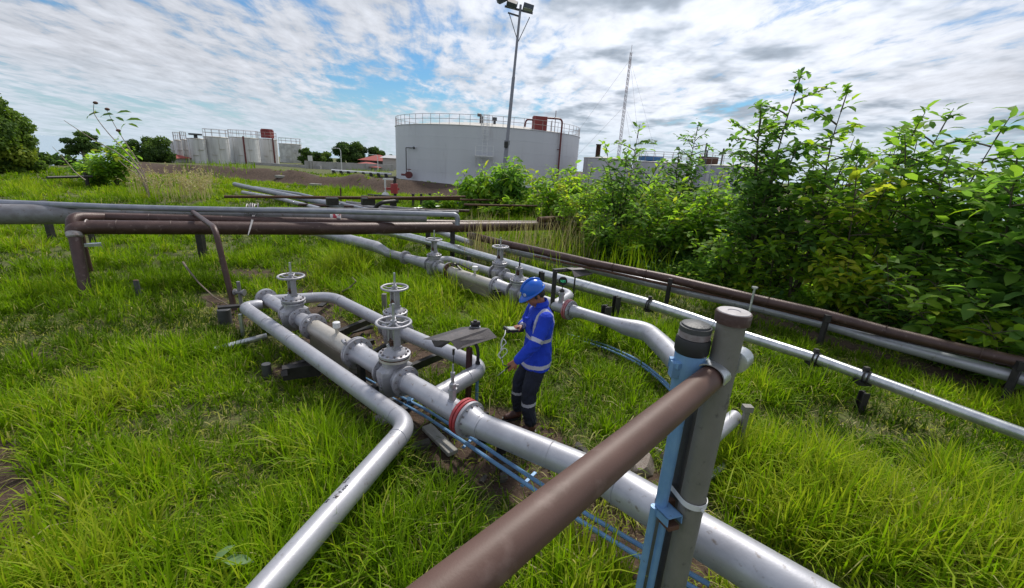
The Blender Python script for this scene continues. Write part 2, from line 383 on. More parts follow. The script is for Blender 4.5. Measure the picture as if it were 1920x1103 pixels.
# ------------------------------------------------------------------ sea
sm = bpy.data.materials.new('sea_water'); sm.use_nodes = True; t = sm.node_tree; b = t.nodes['Principled BSDF']
b.inputs['Base Color'].default_value = (.34,.45,.53,1); b.inputs['Roughness'].default_value = .3; b.inputs['IOR'].default_value = 1.33
tcn = tn('ShaderNodeTexCoord'); bp = tn('ShaderNodeBump'); bp.inputs['Strength'].default_value = .5; bp.inputs['Distance'].default_value = .3
t.links.new(tnoise(.6, 5), bp.inputs['Height']); t.links.new(bp.outputs[0], b.inputs['Normal'])
mb = MB(); R = 9000
mb.add([(R*math.cos(2*math.pi*i/64), R*math.sin(2*math.pi*i/64), -5.0) for i in range(64)], [tuple(range(64))])
struct(obj('sea', mb, sm, smooth=False))
# ------------------------------------------------------------------ storage tanks
TANKW = mat('tank_shell_paint', (.60,.61,.65), (.54,.55,.59), .35, .3, .7, .55, 0, .04, 8, (.46,.45,.48), 1.4, (.58,.76), stretch=(1,1,.16))
TANKR = mat('tank_roof_paint', (.52,.50,.47), (.44,.42,.39), .5, .3, .7, .7)
STREAK = mat('weathered_tank_paint', (.70,.70,.71), (.52,.52,.53), 1.6, .42, .68, .6, 0, .05, 10, (.22,.20,.20), 3.5, (.62,.76), stretch=(1,1,.12))
STREAK2 = mat('pale_tank_paint', (.68,.67,.68), (.55,.53,.52), 1.6, .42, .7, .6, 0, .05, 10, (.35,.22,.16), 3.2, (.66,.76), stretch=(1,1,.12))
CONCT = mat('mottled_tank_paint', (.62,.62,.61), (.42,.42,.42), 1.3, .40, .62, .7, 0, .05, 10, (.62,.62,.60), 2.0, (.58,.7))
RAIL = mat('railing_steel', (.30,.24,.23), (.40,.34,.32), 3, .35, .65, .5, .2)
def tank_rail(c, r, z, n, parent, h=1.1, th=.026, m=RAIL):
    mb = MB()
    for i in range(n):
        a = 2*math.pi*i/n; p = Vector((c[0]+r*math.cos(a), c[1]+r*math.sin(a), z)); mb.cyl(p, p+Vector((0,0,h)), th, seg=5)
    for hh in (h, h*.55): mb.torus((c[0],c[1],z+hh), (0,0,1), r, th*.9, 96, 5)
    return obj('railing', mb, m, parent)
tc_ = Vector((-4.5,63,0)); TR, TH = 12.5, 6.5
bt = thing('storage_tank', 'huge low white storage tank with ladder, railing and red foam box on its roof', 'storage tank', tc_)
mb = MB(); mb.lathe(tc_+Vector((0,0,-.6)), (0,0,1), [(0,TR+.02),(.55,TR+.02),(.6,TR)]+[(.6+TH*k/5, TR) for k in range(1,1)]+sum([[(.6+TH*k/5-.02,TR),(.6+TH*k/5-.01,TR+.012),(.6+TH*k/5+.01,TR+.012),(.6+TH*k/5+.02,TR)] for k in range(1,5)],[])+[(.6+TH-.06,TR),(.6+TH-.05,TR+.08),(.6+TH,TR+.08)], 128)
obj('tank_shell', mb, TANKW, bt)
mb = MB(); mb.lathe(tc_+Vector((0,0,TH)), (0,0,1), [(.005,TR-.05),(.45,TR*.75),(.85,TR*.45),(1.12,TR*.2),(1.2,.3)], 96); obj('roof', mb, TANKR, bt)
tank_rail(tc_, TR-.05, TH, 64, bt)
mb = MB(); mb.lathe(tc_+Vector((0,0,-.35)), (0,0,1), [(0,TR+.5),(.38,TR+.45)], 96, cap=False); mb.lathe(tc_+Vector((0,0,-.35)), (0,0,1), [(.38,TR+.45),(.38,TR+.02)], 96, cap=False)
obj('base_ring', mb, CONC, bt)
def on_tank(u, v, rr=.12, zz=None):
    """point on the shell (radius TR+rr) seen at photo column u"""
    best = None
    for k in range(-1200, 1201):
        a = -math.pi/2+k/1200*1.45; x, y = tc_.x+(TR+rr)*math.cos(a), tc_.y+(TR+rr)*math.sin(a)
        if zz is not None: z = zz; uu, vv = px((x,y,z)); e = abs(uu-u)
        else:
            z = zat(x, y, v, 20); uu, vv = px((x,y,z)); e = abs(uu-u)
        if best is None or e < best[0]: best = (e, x, y, z)
    return Vector(best[1:])
# ladder with cage and landing
def ladder(name, p0, p1, w, m, parent, rungs, side):
    mb = MB()
    for s_ in (-1, 1): mb.cyl(p0+side*w/2*s_, p1+side*w/2*s_, .035, seg=6)
    for i in range(rungs): q = p0.lerp(p1, (i+.5)/rungs); mb.cyl(q-side*w/2, q+side*w/2, .02, seg=5)
    return obj(name, mb, m, parent)
a = on_tank(908, 300, .35, 3.0); out_ = Vector((a.x-tc_.x, a.y-tc_.y, 0)).normalized(); side = Vector((-out_.y, out_.x, 0))
z_land = zat(a.x, a.y, 293, 20); z_cage = zat(a.x, a.y, 262, 20)
base = Vector((a.x, a.y, 0))
ladder('ladder', base+Vector((0,0,z_land)), base+Vector((0,0,TH+1.0)), .55, WHITE, bt, 14, side)
ladder('ladder', base+side*(-.1)+Vector((0,0,.2)), base+side*(-.1)+Vector((0,0,z_land)), .45, WHITE, bt, 8, side)
mb = MB()
for s_ in (-1,-.4,.4,1): mb.cyl(base+out_*.35+side*.42*s_+Vector((0,0,z_cage)), base+out_*.35+side*.42*s_+Vector((0,0,TH+1.1)), .025, seg=5)
for k in range(6):
    z = z_cage+(TH+1.1-z_cage)*k/5; mb.bar(base+out_*.35-side*.42+Vector((0,0,z)), base+out_*.35+side*.42+Vector((0,0,z)), .04, .04)
obj('ladder_cage', mb, WHITE, bt)
mb = MB(); Rz = Matrix((side, out_, Vector((0,0,1)))).transposed()
mb.box(base+out_*.45+Vector((0,0,z_land)), (2.0,1.1,.12), Rz)
for s_ in (-1,1):
    for o_ in (0,1): mb.bar(base+out_*(.0+.95*o_)+side*s_*.98+Vector((0,0,z_land)), base+out_*(.0+.95*o_)+side*s_*.98+Vector((0,0,z_land+1.1)), .05, .05)
    mb.bar(base+out_*.95+side*s_*.9+Vector((0,0,z_land)), base+side*s_*.9+Vector((0,0,z_land-1.2)), .06, .06)
    mb.bar(base+side*s_*.98+Vector((0,0,z_land+1.08)), base+out_*.95+side*s_*.98+Vector((0,0,z_land+1.08)), .05, .05)
for hh in (.55,1.08): mb.bar(base+out_*.95-side*.98+Vector((0,0,z_land+hh)), base+out_*.95+side*.98+Vector((0,0,z_land+hh)), .05, .05)
obj('ladder_landing', mb, WHITE, bt)
# roof vents, foam box and red riser
def roof_at(u, rr):            # point above the roof at radius rr, column u
    best = None
    for k in range(-600, 601):
        a = -math.pi/2+k/600*1.5; x, y = tc_.x+rr*math.cos(a), tc_.y+rr*math.sin(a); e = abs(px((x,y,TH+.4))[0]-u)
        if best is None or e < best[0]: best = (e, x, y)
    return Vector((best[1], best[2], 0))
q = roof_at(902, 8); mb = MB(); mb.tube([q+Vector((0,0,TH+.4)), q+Vector((0,0,TH+1.3)), q+Vector((-.12,-.1,TH+1.5)), q+Vector((-.4,-.25,TH+1.5))], .2, 12); obj('roof_vent', mb, DGREY, bt)
q = roof_at(927, 8); mb = MB(); mb.cyl(q+Vector((0,0,TH+.4)), q+Vector((0,0,TH+1.2)), .16, seg=10); mb.cyl(q+Vector((0,0,TH+1.0)), q+Vector((0,0,TH+1.35)), .28, seg=12); obj('roof_vent', mb, DGREY, bt)
q = roof_at(1011, TR-1.3); FOAMRED = mat('foam_box_red', (.26,.035,.03), (.20,.03,.028), 2, .3, .7, .55)
ztop = zat(q.x, q.y, 218, 20)
mb = MB(); mb.box((q.x,q.y,(TH+ztop)/2), (1.5,1.2,ztop-TH-.1), Matrix.Rotation(.3,3,'Z')); mb.box((q.x,q.y,(TH+ztop)/2), (1.62,.2,ztop-TH), Matrix.Rotation(.3,3,'Z'))
obj('foam_box', mb, FOAMRED, bt, bevel=.04)
DR = mat('dark_red_pipe', (.17,.03,.03), (.12,.03,.03), 3, .3, .7, .5)
r0 = on_tank(1049, 300, .25, 4.0); rz = ztop-.15
mb = MB(); pts, rr = rounded([(Vector((r0.x,r0.y,-.2)),.11),(Vector((r0.x,r0.y,rz)),.11),(Vector((q.x+.5,q.y,rz)),.11)], .5); mb.tube(pts, rr, 8)
for z in (1.6, 4.6): mb.bar(Vector((r0.x-.35,r0.y,z)), Vector((r0.x+.1,r0.y+.2,z)), .08, .08)
obj('foam_riser', mb, DR, bt)
mb = MB(); pts, rr = rounded([(Vector((q.x-.6,q.y,rz-.3)),.1),(Vector((q.x-1.6,q.y-.1,rz-.3)),.1),(Vector((q.x-1.7,q.y-.1,TH+.4)),.1)], .35); mb.tube(pts, rr, 8); obj('foam_pipe', mb, DR, bt)
for uu in (1034, 1040):
    q2 = roof_at(uu, TR-.6); mb = MB(); mb.cyl(q2+Vector((0,0,TH)), q2+Vector((0,0,zat(q2.x,q2.y,208 if uu>1036 else 226,20))), .05, seg=6); obj('vent_pipe', mb, RAIL, bt)
# side pipe on the left of the shell with its valve
s0 = on_tank(762, 325, .3, .6); s1 = on_tank(776, 277, .3, 3.9); zt = zat(s0.x, s0.y, 277, 20)
mb = MB(); mb.tube(*rounded([(Vector((s0.x,s0.y,.4)),.06),(Vector((s0.x,s0.y,zt)),.06),(Vector((s1.x,s1.y,zt)),.06)], .12), 8); mb.ball((s1.x,s1.y,zt), .16, 8); obj('sample_pipe', mb, DGREY, bt)
v0 = on_tank(768, 330, .5, .6); mb = MB(); mb.lathe(v0+Vector((0,-.6,.1)), (0,1,0), [(0,.4),(.08,.4),(.09,.18),(.5,.18),(.52,.38),(.6,.38)], 14); mb.cyl(v0+Vector((-.9,-.4,.1)), v0+Vector((0,-.4,.1)), .12, seg=8); mb.torus(v0+Vector((0,-.3,.75)), (0,0,1), .25, .04, 16, 5); mb.cyl(v0+Vector((0,-.3,.2)), v0+Vector((0,-.3,.8)), .04, seg=6)
obj('outlet_valve', mb, DR, bt)
# cluster of small vertical tanks on the left
def vtank(u0, u1, vtop, vbase, m, label, rail=False, vent=None, dome=.08, seam=5):
    uc = (u0+u1)/2; near = P(uc, vbase); dep = (near-Vector((0,0,CAMZ))).dot(FW); dist = math.hypot(near.x, near.y)
    sc = FPX/dep; r = abs(u1-u0)/2/sc
    k = math.hypot(1, (uc-CX)/FPX)/1.0; r = r/ k**.7
    d = Vector((near.x, near.y, 0)).normalized(); c = near+d*r; c.z = 0
    zt = zat(near.x, near.y, vtop, 30)
    th = thing('storage_tank', label, 'storage tank', (c.x, c.y, 0), 'tanks of the tank farm behind the pipes')
    mb = MB(); prof = [(0,r)]
    for i in range(1, seam+1):
        z = zt*i/seam; prof += [(z-.03,r),(z-.025,r+.012),(z+.0,r+.012),(z+.005,r)]
    mb.lathe((c.x,c.y,-.3), (0,0,1), [(a+.3 if a else 0, b_) for a, b_ in prof], 40); obj('tank_shell', mb, m, th)
    mb = MB(); mb.lathe((c.x,c.y,zt), (0,0,1), [(.01,r-.02),(dome,r*.5),(dome*1.4,.1)], 32); obj('roof', mb, TANKR, th)
    mb = MB(); d0 = math.atan2(-c.y, -c.x)
    for da in (-.9,.2,1.1): a_ = d0+da+.1*math.sin(u0); x_, y_ = c.x+r*math.cos(a_), c.y+r*math.sin(a_); mb.box((x_,y_,zt/2), (.05,.04,zt-.1), Matrix.Rotation(a_,3,'Z'))
    for da, zz_ in ((-.3,.32),(.35,.55)): a_ = d0+da; mb.box((c.x+(r+.03)*math.cos(a_), c.y+(r+.03)*math.sin(a_), zt*zz_), (.16,.7,.07), Matrix.Rotation(a_,3,'Z'))
    mb.torus((c.x,c.y,zt-.02),(0,0,1),r+.01,.05,48,5); obj('seams', mb, CREAM, th)
    if rail: tank_rail(c, r-.05, zt, max(10, int(r*6)), th, 1.15, .028)
    if vent:
        mb = MB(); mb.cyl((c.x,c.y,zt), (c.x,c.y,zt+.55), .25, seg=8); mb.cyl((c.x,c.y,zt+.5), (c.x,c.y,zt+.75), .9 if vent == 1 else .4, seg=12); obj('roof_vent', mb, DGREY, th)
    return th, c, r, zt
vtank(323,333,265,303,STREAK,'farthest left slim white tank at the end of the tank row')
vtank(332,346,263,304,STREAK,'second slim white tank from the left end of the tank row',True)
vtank(345,357,262,304,STREAK,'third slim tank from the left end of the tank row',True)
vtank(358,391,260,306,STREAK,'short pale tank with a flat round vent on top, left of the railed tanks',vent=1)
vtank(526,568,270,306,CONCT,'mottled grey tank at the right end of the left tank group',True,seam=7)
vtank(389,435,257,307,STREAK,'streaked white tank under the left end of the round walkway railing',True)
th1, c1_, r1_, z1_ = vtank(435,490,258,308,STREAK,'streaked white tank with a thin red pipe down its front',True)
th2, c2_, r2_, z2_ = vtank(488,524,261,308,STREAK2,'white tank with rust stains, red pipe and dark red box on top',True)
def front(c, r, u):
    best = None
    for k in range(-300, 301):
        a = math.atan2(-c.y, -c.x)+k/300*1.5; x, y = c.x+(r+.1)*math.cos(a), c.y+(r+.1)*math.sin(a); e = abs(px((x,y,2))[0]-u)
        if best is None or e < best[0]: best = (e, x, y)
    return best[1], best[2]
for th_, c_, r_, z_, u in ((th1,c1_,r1_,z1_,459),(th2,c2_,r2_,z2_,514)):
    x, y = front(c_, r_, u); mb = MB(); mb.cyl((x,y,0), (x,y,z_+.2), .13, seg=8); obj('red_pipe', mb, DR, th_)
x, y = front(c2_, r2_-1.3, 505); mb = MB(); mb.box((x,y,z2_+.9), (1.7,1.4,1.4)); mb.cyl((x,y,z2_+1.5),(x,y,z2_+1.75),.95,seg=12); obj('foam_box', mb, FOAMRED, th2)
# long low bund wall in front of them
def wall(name, p0, p1, h, th, m, label, cat='wall', group=None, z0=-.4):
    mb = MB(); d = (p1-p0); n = max(2, int(d.length/4))
    mb.bar(p0+Vector((0,0,(h+z0)/2)), p1+Vector((0,0,(h+z0)/2)), th, h-z0)
    for i in range(n+1): q = p0.lerp(p1, i/n); mb.box((q.x,q.y,(h+z0)/2+.02), (th+.12,th+.12,h-z0+.05), Matrix.Rotation(math.atan2(d.y,d.x),3,'Z'))
    return tag(obj(name, mb, m), label, cat, group)
WALLM = mat('rendered_wall_paint', (.42,.41,.42), (.33,.32,.32), 1.2, .35, .65, .8, 0, .1, 10, (.24,.22,.21), 4, (.6,.72))
wall('bund_wall', P(470,309), P(600,317), .45, .3, WALLM, 'low grey bund wall below the red-piped tanks')
wall('perimeter_wall', P(575,316), P(736,321), 1.15, .3, WALLM, 'long pale perimeter wall in front of the red roofed houses')
# right-hand tanks behind the shrubs
TG = mat('blue_grey_tank_paint', (.44,.45,.51), (.37,.38,.44), 1.0, .3, .7, .55, 0, .04, 8)
TG2 = mat('light_grey_tank_paint', (.58,.58,.61), (.48,.48,.51), 1.0, .3, .7, .55, 0, .04, 8)
t1, c_, r_, z_ = vtank(1086,1178,297,362,TG2,'grey tank with two brown chimneys on top, right of the big tank',dome=.15)
for du in (-12,-3):
    x, y = front(c_, r_*.4, 1116+du); mb = MB(); mb.cyl((x,y,z_), (x,y,z_+1.5), .28, seg=10); mb.cyl((x,y,z_+1.5),(x,y,z_+1.6),.34,seg=10); obj('chimney', mb, RUST, t1)
t2, c_, r_, z_ = vtank(1176,1290,305,368,TG2,'grey tank with blue roof hatch behind the tall leafy shrub',True,dome=.15)
x, y = front(c_, r_*.5, 1215); mb = MB(); mb.box((x,y,z_+.4),(2.6,1.4,.5)); obj('roof_hatch', mb, mat('hatch_blue',(.05,.16,.36)), t2, bevel=.05)
t3, c_, r_, z_ = vtank(1290,1440,312,385,TG,'dark blue grey tank with ribs and roof pipes at the right end',True,dome=.15)
for u in (1296,1325,1365,1400,1432):
    x, y = front(c_, r_, u); mb = MB(); mb.bar((x,y,-.2), (x,y,z_), .22, .16); obj('rib', mb, TG2, t3)
for u, h_ in ((1300,2.2),(1316,1.4),(1345,1.6)):
    x, y = front(c_, r_-.6, u); mb = MB(); mb.cyl((x,y,z_),(x,y,z_+h_),.09,seg=8); obj('vent_pipe', mb, DGREY, t3)
x, y = front(c_, r_-1.0, 1292); mb = MB(); mb.box((x,y,z_+.45),(1.7,1.0,.8)); obj('roof_box', mb, RUST, t3)
# ------------------------------------------------------------------ houses beyond the wall
ROOFR = mat('red_roof_tiles', (.36,.07,.06), (.27,.06,.05), 3, .3, .7, .8, 0, .3, 12)
HW = mat('house_wall', (.50,.48,.47), (.42,.40,.39), 1, .3, .7, .85); DARKW = mat('dark_window', (.03,.03,.035), rough=.2)
ZINC = mat('zinc_roof', (.48,.48,.50), (.40,.40,.42), 1, .3, .7, .5, .2)
def house(u0, u1, v_ridge, v_eave, vb, roofm, label, name='house', hip=True, dep=6.0, wins=3, wallm=HW):
    a, b = P(u0, vb), P(u1, vb+(u1-u0)*.0577); d = (b-a); w = d.length; dx = d.normalized(); dy = Vector((-dx.y, dx.x, 0))
    if dy.y < 0: dy = -dy
    ze = zat(a.x, a.y, v_eave, 40); m_ = (a+b)/2; zr = zat(m_.x, m_.y, v_ridge, 60)
    zr = max(zr, ze+.6)
    th = thing(name, label, 'building', ((a.x+b.x)/2, (a.y+b.y)/2, 0)); R_ = Matrix((dx, dy, Vector((0,0,1)))).transposed()
    cc = (a+b)/2+dy*dep/2
    mb = MB(); mb.box((cc.x,cc.y,ze/2-.2), (w,dep,ze+.4), R_); obj('wall', mb, wallm, th)
    e = .5; q = [cc+dx*sx*(w/2+e)+dy*sy*(dep/2+e)+Vector((0,0,ze+.02)) for sx, sy in ((-1,-1),(1,-1),(1,1),(-1,1))]
    rin = (w/2-dep*.45) if hip else w/2+e
    rin = max(rin, .4); r0_, r1_ = cc-dx*rin+Vector((0,0,zr)), cc+dx*rin+Vector((0,0,zr))
    mb = MB(); mb.add(q+[r0_, r1_], [(0,1,5,4),(1,2,5),(2,3,4,5),(3,0,4),(3,2,1,0)]); obj('roof', mb, roofm, th, smooth=False)
    for i in range(wins):
        c = a+dx*w*(i+.7)/(wins+.4)-dy*.03; wn = MB(); wn.box((c.x,c.y,ze*.55), (w/(wins+1)*.45, .12, ze*.38), R_); obj('window', wn, DARKW, th)
    return th
house(630,672,307,312,316,ZINC,'low white roofed shed left of the red hipped roof','shed',False,8,2)
house(648,708,304,311,317,ROOFR,'small house with a red hipped roof just behind the wall',dep=7,wins=3)
house(676,726,290,300,312,ROOFR,'dark two storey house with a sloping red roof under the trees',dep=7,wins=4,wallm=mat('dark_timber_wall',(.06,.05,.05),(.10,.08,.08),2))
house(718,744,293,296,317,ZINC,'plain pale grey building next to the big white tank','shed',False,9,0)
house(602,628,308,312,316,ZINC,'tiny shed with a pale roof at the left of the town','shed',False,6,1)
house(300,316,290,296,304,ROOFR,'half hidden house with a red roof below the round tree on the left','house',True,4,0)
# signboards and lamps by the wall
s_ = P(583,317); th = thing('signboard', 'white blank rectangular board on two legs above the wall', 'signboard', s_)
z0_, z1_ = zat(s_.x,s_.y,302,40), zat(s_.x,s_.y,292,40)
mb = MB(); mb.box((s_.x,s_.y,(z0_+z1_)/2), (.7,.08,z1_-z0_)); obj('board', mb, WHITE, th)
for dx in (-.25,.25): mb = MB(); mb.cyl((s_.x+dx,s_.y+.08,-.2),(s_.x+dx,s_.y+.08,z1_-.1),.05,seg=6); obj('leg', mb, GREY, th)
def lamp(u, vb, vt, label, arm=True):
    s_ = P(u, vb); zt = zat(s_.x, s_.y, vt, 40); th = thing('street_lamp', label, 'street lamp', s_, 'street lamps near the houses')
    mb = MB(); mb.cyl((s_.x,s_.y,-.3),(s_.x,s_.y,zt),.10,.06,seg=8); obj('pole', mb, WHITE, th)
    mb = MB(); mb.tube([(s_.x,s_.y,zt-.05),(s_.x-.2,s_.y,zt+.25),(s_.x-.9,s_.y,zt+.3)], .05, 6); mb.box((s_.x-1.1,s_.y,zt+.26),(.6,.22,.1)); obj('lamp_head', mb, WHITE, th)
lamp(641,321,282,'curved arm street lamp standing before the dark trees')
lamp(709,322,294,'street lamp in front of the dark red roofed house')
# pipe on short legs in front of the wall
mbp = MB(); a, b = P(622,320,.55), P(734,327,.55); th = thing('raised_pipeline', 'thin white pipeline on short dark legs in front of the perimeter wall', 'pipeline', (a.x,a.y,0))
mbp.cyl(a, b, .16, seg=10); obj('pipe', mbp, WHITE, th)
for i in range(8): q = a.lerp(b, (i+.3)/8); mb = MB(); mb.box((q.x,q.y,.15),(.35,.35,.9)); obj('leg', mb, BLACK, th)
# slab pieces on the bank
for u, v, l in ((508,319,'thin broken concrete slab lying on the bank below the tanks'),(528,327,'small pale concrete slab farther right on the bank'),(592,333,'white concrete block on the bank nearest the big tank'),(568,313,'white topped concrete box beside the bund wall')):
    q = P(u, v); hh = H0(q.x, q.y); mb = MB(); mb.box((q.x,q.y,hh-.06),(1.3,.8,.28),Matrix.Rotation(random.uniform(-.3,.3),3,'Z')); tag(obj('concrete_block', mb, CONC, bevel=.03), l, 'concrete block')
# ------------------------------------------------------------------ floodlight pole
lp = P(940,372); th = thing('floodlight_pole', 'tall tapered steel floodlight pole in front of the big white tank', 'floodlight', lp)
zt = zat(lp.x, lp.y, 8, 40)
top = Vector((lp.x+.75, lp.y, zt)); bs = Vector((lp.x, lp.y, -.3)); LPM = mat('galvanised_pole', (.25,.25,.28), (.20,.20,.23), 4, .3, .7, .5, .4)
mb = MB(); cuts = [(0,.19),(.33,.17),(.335,.14),(.66,.125),(.665,.10),(1,.085)]
mb.tube([bs.lerp(top, t) for t, r in cuts], [r for t, r in cuts], 14); mb.cyl(bs.lerp(top,.315), bs.lerp(top,.34), .22, seg=12); obj('pole', mb, LPM, th)
mb = MB(); mb.box(bs.lerp(top,.317)+Vector((-.05,-.2,0)), (.3,.2,.45)); obj('junction_box', mb, BLACK, th)
mb = MB(); mb.bar(top+Vector((-1.15,0,-.15)), top+Vector((.9,0,-.5)), .12, .12); mb.bar(top+Vector((-.9,0,-.55)), top+Vector((0,0,-.75)), .1, .1)
mb.cyl(top+Vector((-.8,0,-.6)), top+Vector((-.06,0,-2.4)), .03, seg=6); mb.cyl(top+Vector((.7,0,-.75)), top+Vector((-.04,0,-2.35)), .03, seg=6); obj('cross_arm', mb, DGREY, th)
FL = mat('floodlight_housing', (.05,.06,.075), (.07,.08,.095), 6); GL = mat('lamp_glass', (.45,.47,.5), rough=.15)
for off, rot in ((Vector((-1.35,-.15,.25)),(.5,-.5,.2)),(Vector((-.62,-.1,.0)),(.7,.25,0)),(Vector((.55,-.1,-.2)),(-.3,.2,.1))):
    R_ = Matrix.Rotation(rot[2],3,'Z')@Matrix.Rotation(rot[1],3,'Y')@Matrix.Rotation(rot[0],3,'X')
    mb = MB(); mb.box(top+off, (.75,.5,.34), R_); mb.box(top+off+R_@Vector((0,.28,.02)), (.45,.16,.24), R_); f = obj('floodlight', mb, FL, th, bevel=.03)
    mb = MB(); mb.box(top+off+R_@Vector((0,-.02,-.18)), (.62,.4,.02), R_); obj('glass', mb, GL, f)
# ------------------------------------------------------------------ lattice mast
mp = P(1155,330); s_ = 1; th = thing('radio_mast', 'thin red and white lattice mast held by guy wires behind the tanks', 'radio mast', mp)
k = 75/ math.hypot(mp.x, mp.y); mp = Vector((mp.x*k, mp.y*k, 0)); th.location = mp
zt = zat(mp.x, mp.y, 98, 60); w = .28
MASTM = mat('mast_paint', (.30,.20,.20), (.45,.43,.44), .35, .45, .55, .6)
mb = MB(); top = Vector((mp.x, mp.y, zt)); cs = [Vector((w*math.cos(a), w*math.sin(a), 0)) for a in (0.3, 2.39, 4.49)]
for c_ in cs: mb.cyl(mp+c_, top+c_*.6, .034, seg=5)
n = 34
for i in range(n):
    for j in range(3):
        p_ = mp.lerp(top, i/n)+cs[j]*(1-.4*i/n); q_ = mp.lerp(top, (i+1)/n)+cs[(j+1)%3]*(1-.4*(i+1)/n); mb.cyl(p_, q_, .025, seg=4, cap=False)
mb.cyl(top, top+Vector((0,0,1.0)), .03, seg=5)
obj('lattice', mb, MASTM, th)
for a in (.6, 2.7, 4.8):
    for f_, d_ in ((.95,13),(.62,11),(.32,9)):
        mb = MB(); mb.cyl(mp.lerp(top, f_), mp+Vector((d_*math.cos(a), d_*math.sin(a), 0)), .014, seg=4, cap=False); obj('guy_wire', mb, RAIL, th)
# ------------------------------------------------------------------ gate valve
def gate_valve(parent, c, ax, s=1.0, wheel=True, body=SIL2, fr=.165, rusty=False, tall=1.0, box=False):
    """c: pipe centre, ax: pipe direction. thing > gate_valve > sub-parts"""
    c = Vector(c); ax = Vector((ax[0], ax[1], 0)).normalized(); sd_ = Vector((-ax.y, ax.x, 0)); Z = Vector((0,0,1))
    Rm = Matrix((ax, sd_, Z)).transposed()
    mb = MB()
    mb.lathe(c-ax*.19*s, ax, [(0,.105*s),(.05*s,.11*s),(.09*s,.125*s),(.19*s,.135*s),(.29*s,.125*s),(.33*s,.11*s),(.38*s,.105*s)], 28)
    # wedge shaped body: flat sided box with chamfers, narrower at the bottom
    def ring(z, a, b): return [c+Rm@Vector((x*a*s, y*b*s, z*s)) for x, y in ((-1,-.6),(-.6,-1),(.6,-1),(1,-.6),(1,.6),(.6,1),(-.6,1),(-1,.6))]
    lv = [(-.22,.05,.11),(-.17,.07,.17),(.05,.095,.195),(.10,.095,.19),(.135,.08,.13),(.205,.08,.12)]
    vs = sum([ring(*l) for l in lv], []); n = len(lv)
    mb.add(vs, [(j*8+i, j*8+(i+1)%8, (j+1)*8+(i+1)%8, (j+1)*8+i) for j in range(n-1) for i in range(8)]+[tuple(range(8))[::-1], tuple((n-1)*8+i for i in range(8))])
    for y in (-1,1):       # raised size marks cast into the flat sides
        for k in range(5): mb.box(c+Rm@Vector((.0, y*(.196-.0032*k)*s, (.03-.034*k)*s)), (.035*s,.006,.014*s), Rm)
    g = obj('gate_valve', mb, body, parent)
    for d in (-.185, .185):
        obj('flange', flange(c+ax*d*s, ax, fr*s, .03*s, 10), [body, GALVBOLT], g)
    z0 = .215*s
    mb = flange(c+Z*(z0), Z, .165*s, .03*s, 12, twosided=False, prot=.012); obj('lower_bonnet_flange', mb, [CREAM if rusty else body, GALVBOLT], g)
    if rusty: mb = MB(); mb.lathe(c+Z*(z0+.015*s), Z, [(0,.163*s),(.012*s,.163*s)], 32); obj('gasket', mb, RUST, g)
    mb = flange(c+Z*(z0+.042*s), Z, .168*s, .028*s, 12, twosided=False, bolt=.013*s, prot=.02)
    mb.lathe(c+Z*(z0+.055*s), Z, [(0,.125*s),(.02*s,.115*s),(.045*s,.085*s),(.07*s,.06*s),(.085*s,.055*s)], 28)
    obj('bonnet', mb, [body, GALVBOLT], g)
    zy0, zy1 = z0+.13*s, z0+.355*s*tall
    mb = MB()
    for q in (-1,1): mb.bar(c+ax*q*.055*s+Z*zy0, c+ax*q*.048*s+Z*zy1, .022*s, .075*s, up=tuple(sd_)); 
    mb.box(c+Z*zy0, (.15*s,.10*s,.022*s), Rm); mb.box(c+Z*zy1, (.13*s,.085*s,.03*s), Rm); mb.cyl(c+Z*(zy1), c+Z*(zy1+.05*s), .035*s, seg=14)
    obj('yoke', mb, body, g)
    mb = MB(); mb.cyl(c+Z*(zy0-.02*s), c+Z*(zy0+.05*s), .03*s, seg=12); mb.box(c+Z*(zy0+.06*s), (.05*s,.12*s,.016*s), Rm)
    for q in (-1,1): mb.cyl(c+sd_*q*.045*s+Z*(zy0-.02*s), c+sd_*q*.045*s+Z*(zy0+.1*s), .008*s, seg=8)
    obj('gland', mb, RUST, g)
    zw = z0+.40*s*tall
    mb = MB(); mb.cyl(c+Z*zy0, c+Z*(zw+.205*s), .015*s, seg=12); mb.cyl(c+Z*(zw+.2*s), c+Z*(zw+.21*s), .011*s, seg=12); obj('stem', mb, GALV if wheel else BLACK, g)
    if wheel:
        mb = MB(); mb.torus(c+Z*zw, Z, .175*s, .016*s, 44, 10); mb.cyl(c+Z*(zw-.03*s), c+Z*(zw+.025*s), .032*s, seg=16)
        for k in range(5):
            a = 2*math.pi*k/5+.5; d = Vector((math.cos(a), math.sin(a), 0)); mb.tube([c+Z*(zw-.005*s)+d*.02*s, c+Z*(zw-.022*s)+d*.09*s, c+Z*zw+d*.17*s], [.015*s,.012*s,.010*s], 8)
        obj('handwheel', mb, body, g)
    return g
def nozzle(c, r, h, parent, m=SIL2, name='nozzle', cap=True):
    mb = MB(); prof = [(-.05,r*1.3),(.005,r*1.3),(.01,r),(h*.62,r)]
    if cap: prof += [(h*.63,r*1.25),(h*.8,r*1.25),(h*.81,r*.9),(h,r*.9)]
    else: prof += [(h,r)]
    mb.lathe(c, (0,0,1), prof, 18); return obj(name, mb, m, parent)
